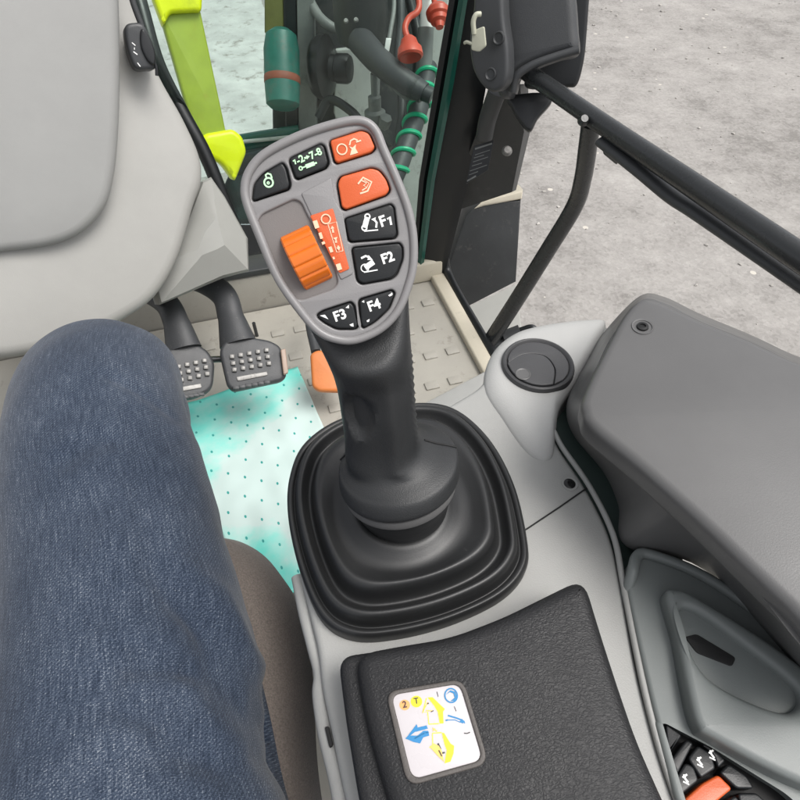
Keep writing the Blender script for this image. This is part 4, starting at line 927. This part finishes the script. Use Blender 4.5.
# black cylinder and lamp cup
cyA, cyB = D(364, -20, 1.55), D(362, 44, 1.62)
cy = thing('work_lamp', 'black lamp housing hanging above the pale engine door', 'lamp', cyB)
lathe('lamp_body', [(.05, 0), (.066, .01), (.073, .05), (.074, .16), (.07, .24)], cyB, VZ, 'darkpanel', cy, 40)
for x, y in ((346, 21), (356, 20)): lathe('bolt', [(.0001, .004), (.005, .004), (.0065, 0)], D(x, y, 1.49), -FW, 'stud', cy, 14)
cup = thing('black_fitting', 'round black flanged fitting on the engine panel', 'fitting', D(335, 75, 1.75))
fx = V3((1, -.25, .05))
lathe('flange', [(.035, -.05), (.078, -.035), (.088, -.02), (.088, 0), (.070, .010), (.038, .016), (.036, .030), (.041, .034), (.041, .066), (.036, .074), (.0001, .076)], D(327, 68, 1.76), fx, 'frame', cup, 40)
# hoses, caps, cable
hz = thing('spiral_hose', 'black hose wound with a green spiral guard beside the pillar', 'hose', D(400, 180, 1.6))
hpts = cat_open([D(428, 66, 1.62), D(423, 92, 1.60), D(416, 118, 1.58), D(406, 146, 1.56), D(395, 175, 1.55), D(378, 205, 1.56)], 30)
finish('hose_body', bm_me(loft_bm(tube_rings(hpts, .026, 18)), 'hose_body'), 'pedal', hz)
frs = frames(hpts); hel = []
turns = 8.5
for k in range(520):
    t = k/519*(len(hpts)-1); i = min(int(t), len(hpts)-2); f_ = t-i
    c = hpts[i].lerp(hpts[i+1], f_); a, b_ = frs[i]; an = k/519*turns*2*math.pi
    hel.append(c+(a*math.cos(an)+b_*math.sin(an))*.027)
finish('spiral_guard', bm_me(loft_bm(tube_rings(hel, .0065, 8)), 'spiral_guard'), 'green', hz)
bh = thing('black_hose', 'thick black rubber hose crossing in front of the green spiral hose', 'hose', D(430, 95, 1.5))
tube('hose', [D(360, 40, 1.56), D(378, 60, 1.52), D(400, 78, 1.5), D(424, 93, 1.5)], [.036, .034, .030, .026], 'pedal', bh, 20)
tube('hose_end', [D(418, 90, 1.5), D(432, 96, 1.5)], .020, 'housing', bh, 18, 0)
tube('hose_clamp', [D(412, 86, 1.5), D(416, 88.5, 1.5)], .029, 'darkpanel', bh, 18, 0)
th_ = tube('thin_pipe', [D(372, 62, 1.56), D(392, 84, 1.54), D(404, 96, 1.54), D(418, 98, 1.55)], .007, 'midpanel', None, 12); tag(th_, 'thin grey pipe running below the thick black hose', 'pipe')
for nm, lb, pts_, rr_, mm in (
  ('rubber_hose', 'thin black rubber hose hanging straight down right of the lamp', [(399, -40, 1.62), (401, 20, 1.62), (398, 60, 1.60), (402, 110, 1.62), (396, 150, 1.63)], .012, 'pedal'),
  ('rubber_hose', 'black rubber hose looping behind the red dust cap', [(402, -30, 1.66), (412, 10, 1.64), (418, 40, 1.64), (416, 80, 1.66), (410, 130, 1.68)], .014, 'frame'),
  ('rubber_hose', 'looped black rubber hose low beside the pale engine door', [(318, 118, 1.72), (330, 100, 1.70), (352, 112, 1.68), (366, 130, 1.68), (390, 150, 1.66)], .013, 'frame'),
  ('rubber_hose', 'grey hose crossing the top of the engine panel', [(300, -20, 1.72), (316, 12, 1.70), (330, 26, 1.70), (342, 30, 1.72)], .014, 'midpanel')):
    h_ = tube(nm, [D(*p) for p in pts_], rr_, mm, None, 12, 10); tag(h_, lb, 'hose')
wr = thing('white_cable', 'grey cable ending in a white connector in front of the lamp', 'cable', D(388, 45, 1.5))
tube('wire', [D(392, -30, 1.5), D(394, 5, 1.5), D(391, 28, 1.5), D(389, 40, 1.5)], .006, 'midpanel', wr, 10)
slab('connector', [(386, 38), (391.5, 38.5), (389, 52), (384, 51)], facing(388, 45, 1.5), .018, .003, 'white', wr, h=.009)
rcap = thing('red_coupling_cap', 'red rubber dust cap dangling from a red strap', 'cap', D(410, 50, 1.48))
lathe('cap', [(.012, .052), (.020, .044), (.024, .030), (.031, .022), (.033, .004), (.028, 0), (.020, .004), (.012, .010), (.0001, .011)], D(410.5, 58, 1.47), V3((-.1, .72, .68)), 'red', rcap, 32)
tube('strap', [D(408, 40, 1.48), D(405, 28, 1.48), D(409, 18, 1.48), D(417, 12, 1.48), D(419, 2, 1.48), D(414, -20, 1.48)], .008, 'red', rcap, 12)
rk = thing('hydraulic_plug', 'red ribbed plug on the chrome pipe beside the pillar', 'plug', D(438, 14, 1.5))
lathe('plug', [(.0001, .042), (.010, .042), (.013, .03), (.022, .026), (.024, .016), (.030, .012), (.032, 0), (.024, -.012)], D(438, 12, 1.5), V3((.1, -.8, -.6)), 'red', rk, 32)
tube('strap', [D(430, -30, 1.52), D(434, 0, 1.51), D(437, 8, 1.50)], .007, 'red', rk, 10)
ch = thing('hydraulic_pipe', 'chrome and steel hydraulic pipe standing above the spiral hose', 'pipe', D(426, 70, 1.6))
tube('steel_sleeve', [D(424, 72, 1.61), D(426, 28, 1.57)], .022, 'midpanel', ch, 20, 0)
tube('chrome_rod', [D(426, 30, 1.57), D(428, -40, 1.53)], .017, 'white', ch, 20, 0)
bt = thing('steel_valve', 'small steel valve with a hexagon cap between panel and spiral hose', 'valve', D(377, 120, 1.6))
lathe('valve_body', [(.030, -.03), (.030, .01), (.018, .016), (.018, .05), (.009, .054), (.009, .11)], D(375, 115, 1.65), VZ, 'midpanel', bt, 24)
lathe('valve_cap', [(.016, -.02), (.018, 0), (.018, .012), (.0001, .016)], D(385, 121, 1.63), V3((.3, -.3, 1)), 'midpanel', bt, 6)
dg_ = Pl(D(640, 180, .72), V3((-.75, -.66, .0)), VZ)

# ================================================================== LIGHT
W = bpy.data.worlds.new('World'); sc.world = W; W.use_nodes = True; N = W.node_tree.nodes; L = W.node_tree.links
sky = N.new('ShaderNodeTexSky'); sky.sky_type = 'NISHITA'; sky.sun_disc = False
EL, AZ = R(64), R(105)
sky.sun_elevation = EL; sky.sun_rotation = AZ; sky.air_density = .7; sky.dust_density = 4.0; sky.ozone_density = .6
hs = N.new('ShaderNodeHueSaturation'); hs.inputs['Saturation'].default_value = .18
L.new(sky.outputs[0], hs.inputs['Color']); L.new(hs.outputs[0], N['Background'].inputs['Color']); N['Background'].inputs['Strength'].default_value = .15
sd = bpy.data.lights.new('sun', 'SUN'); sd.energy = 1.05; sd.angle = R(28); sd.color = (1, .96, .91)
so_ = bpy.data.objects.new('sun', sd); COL.objects.link(so_)
dirv = V3((math.sin(AZ)*math.cos(EL), math.cos(AZ)*math.cos(EL), math.sin(EL)))
so_.rotation_euler = dirv.to_track_quat('Z', 'Y').to_euler()
sc.view_settings.view_transform = 'Standard'; sc.view_settings.look = 'None'; sc.view_settings.exposure = .74; sc.view_settings.gamma = 1
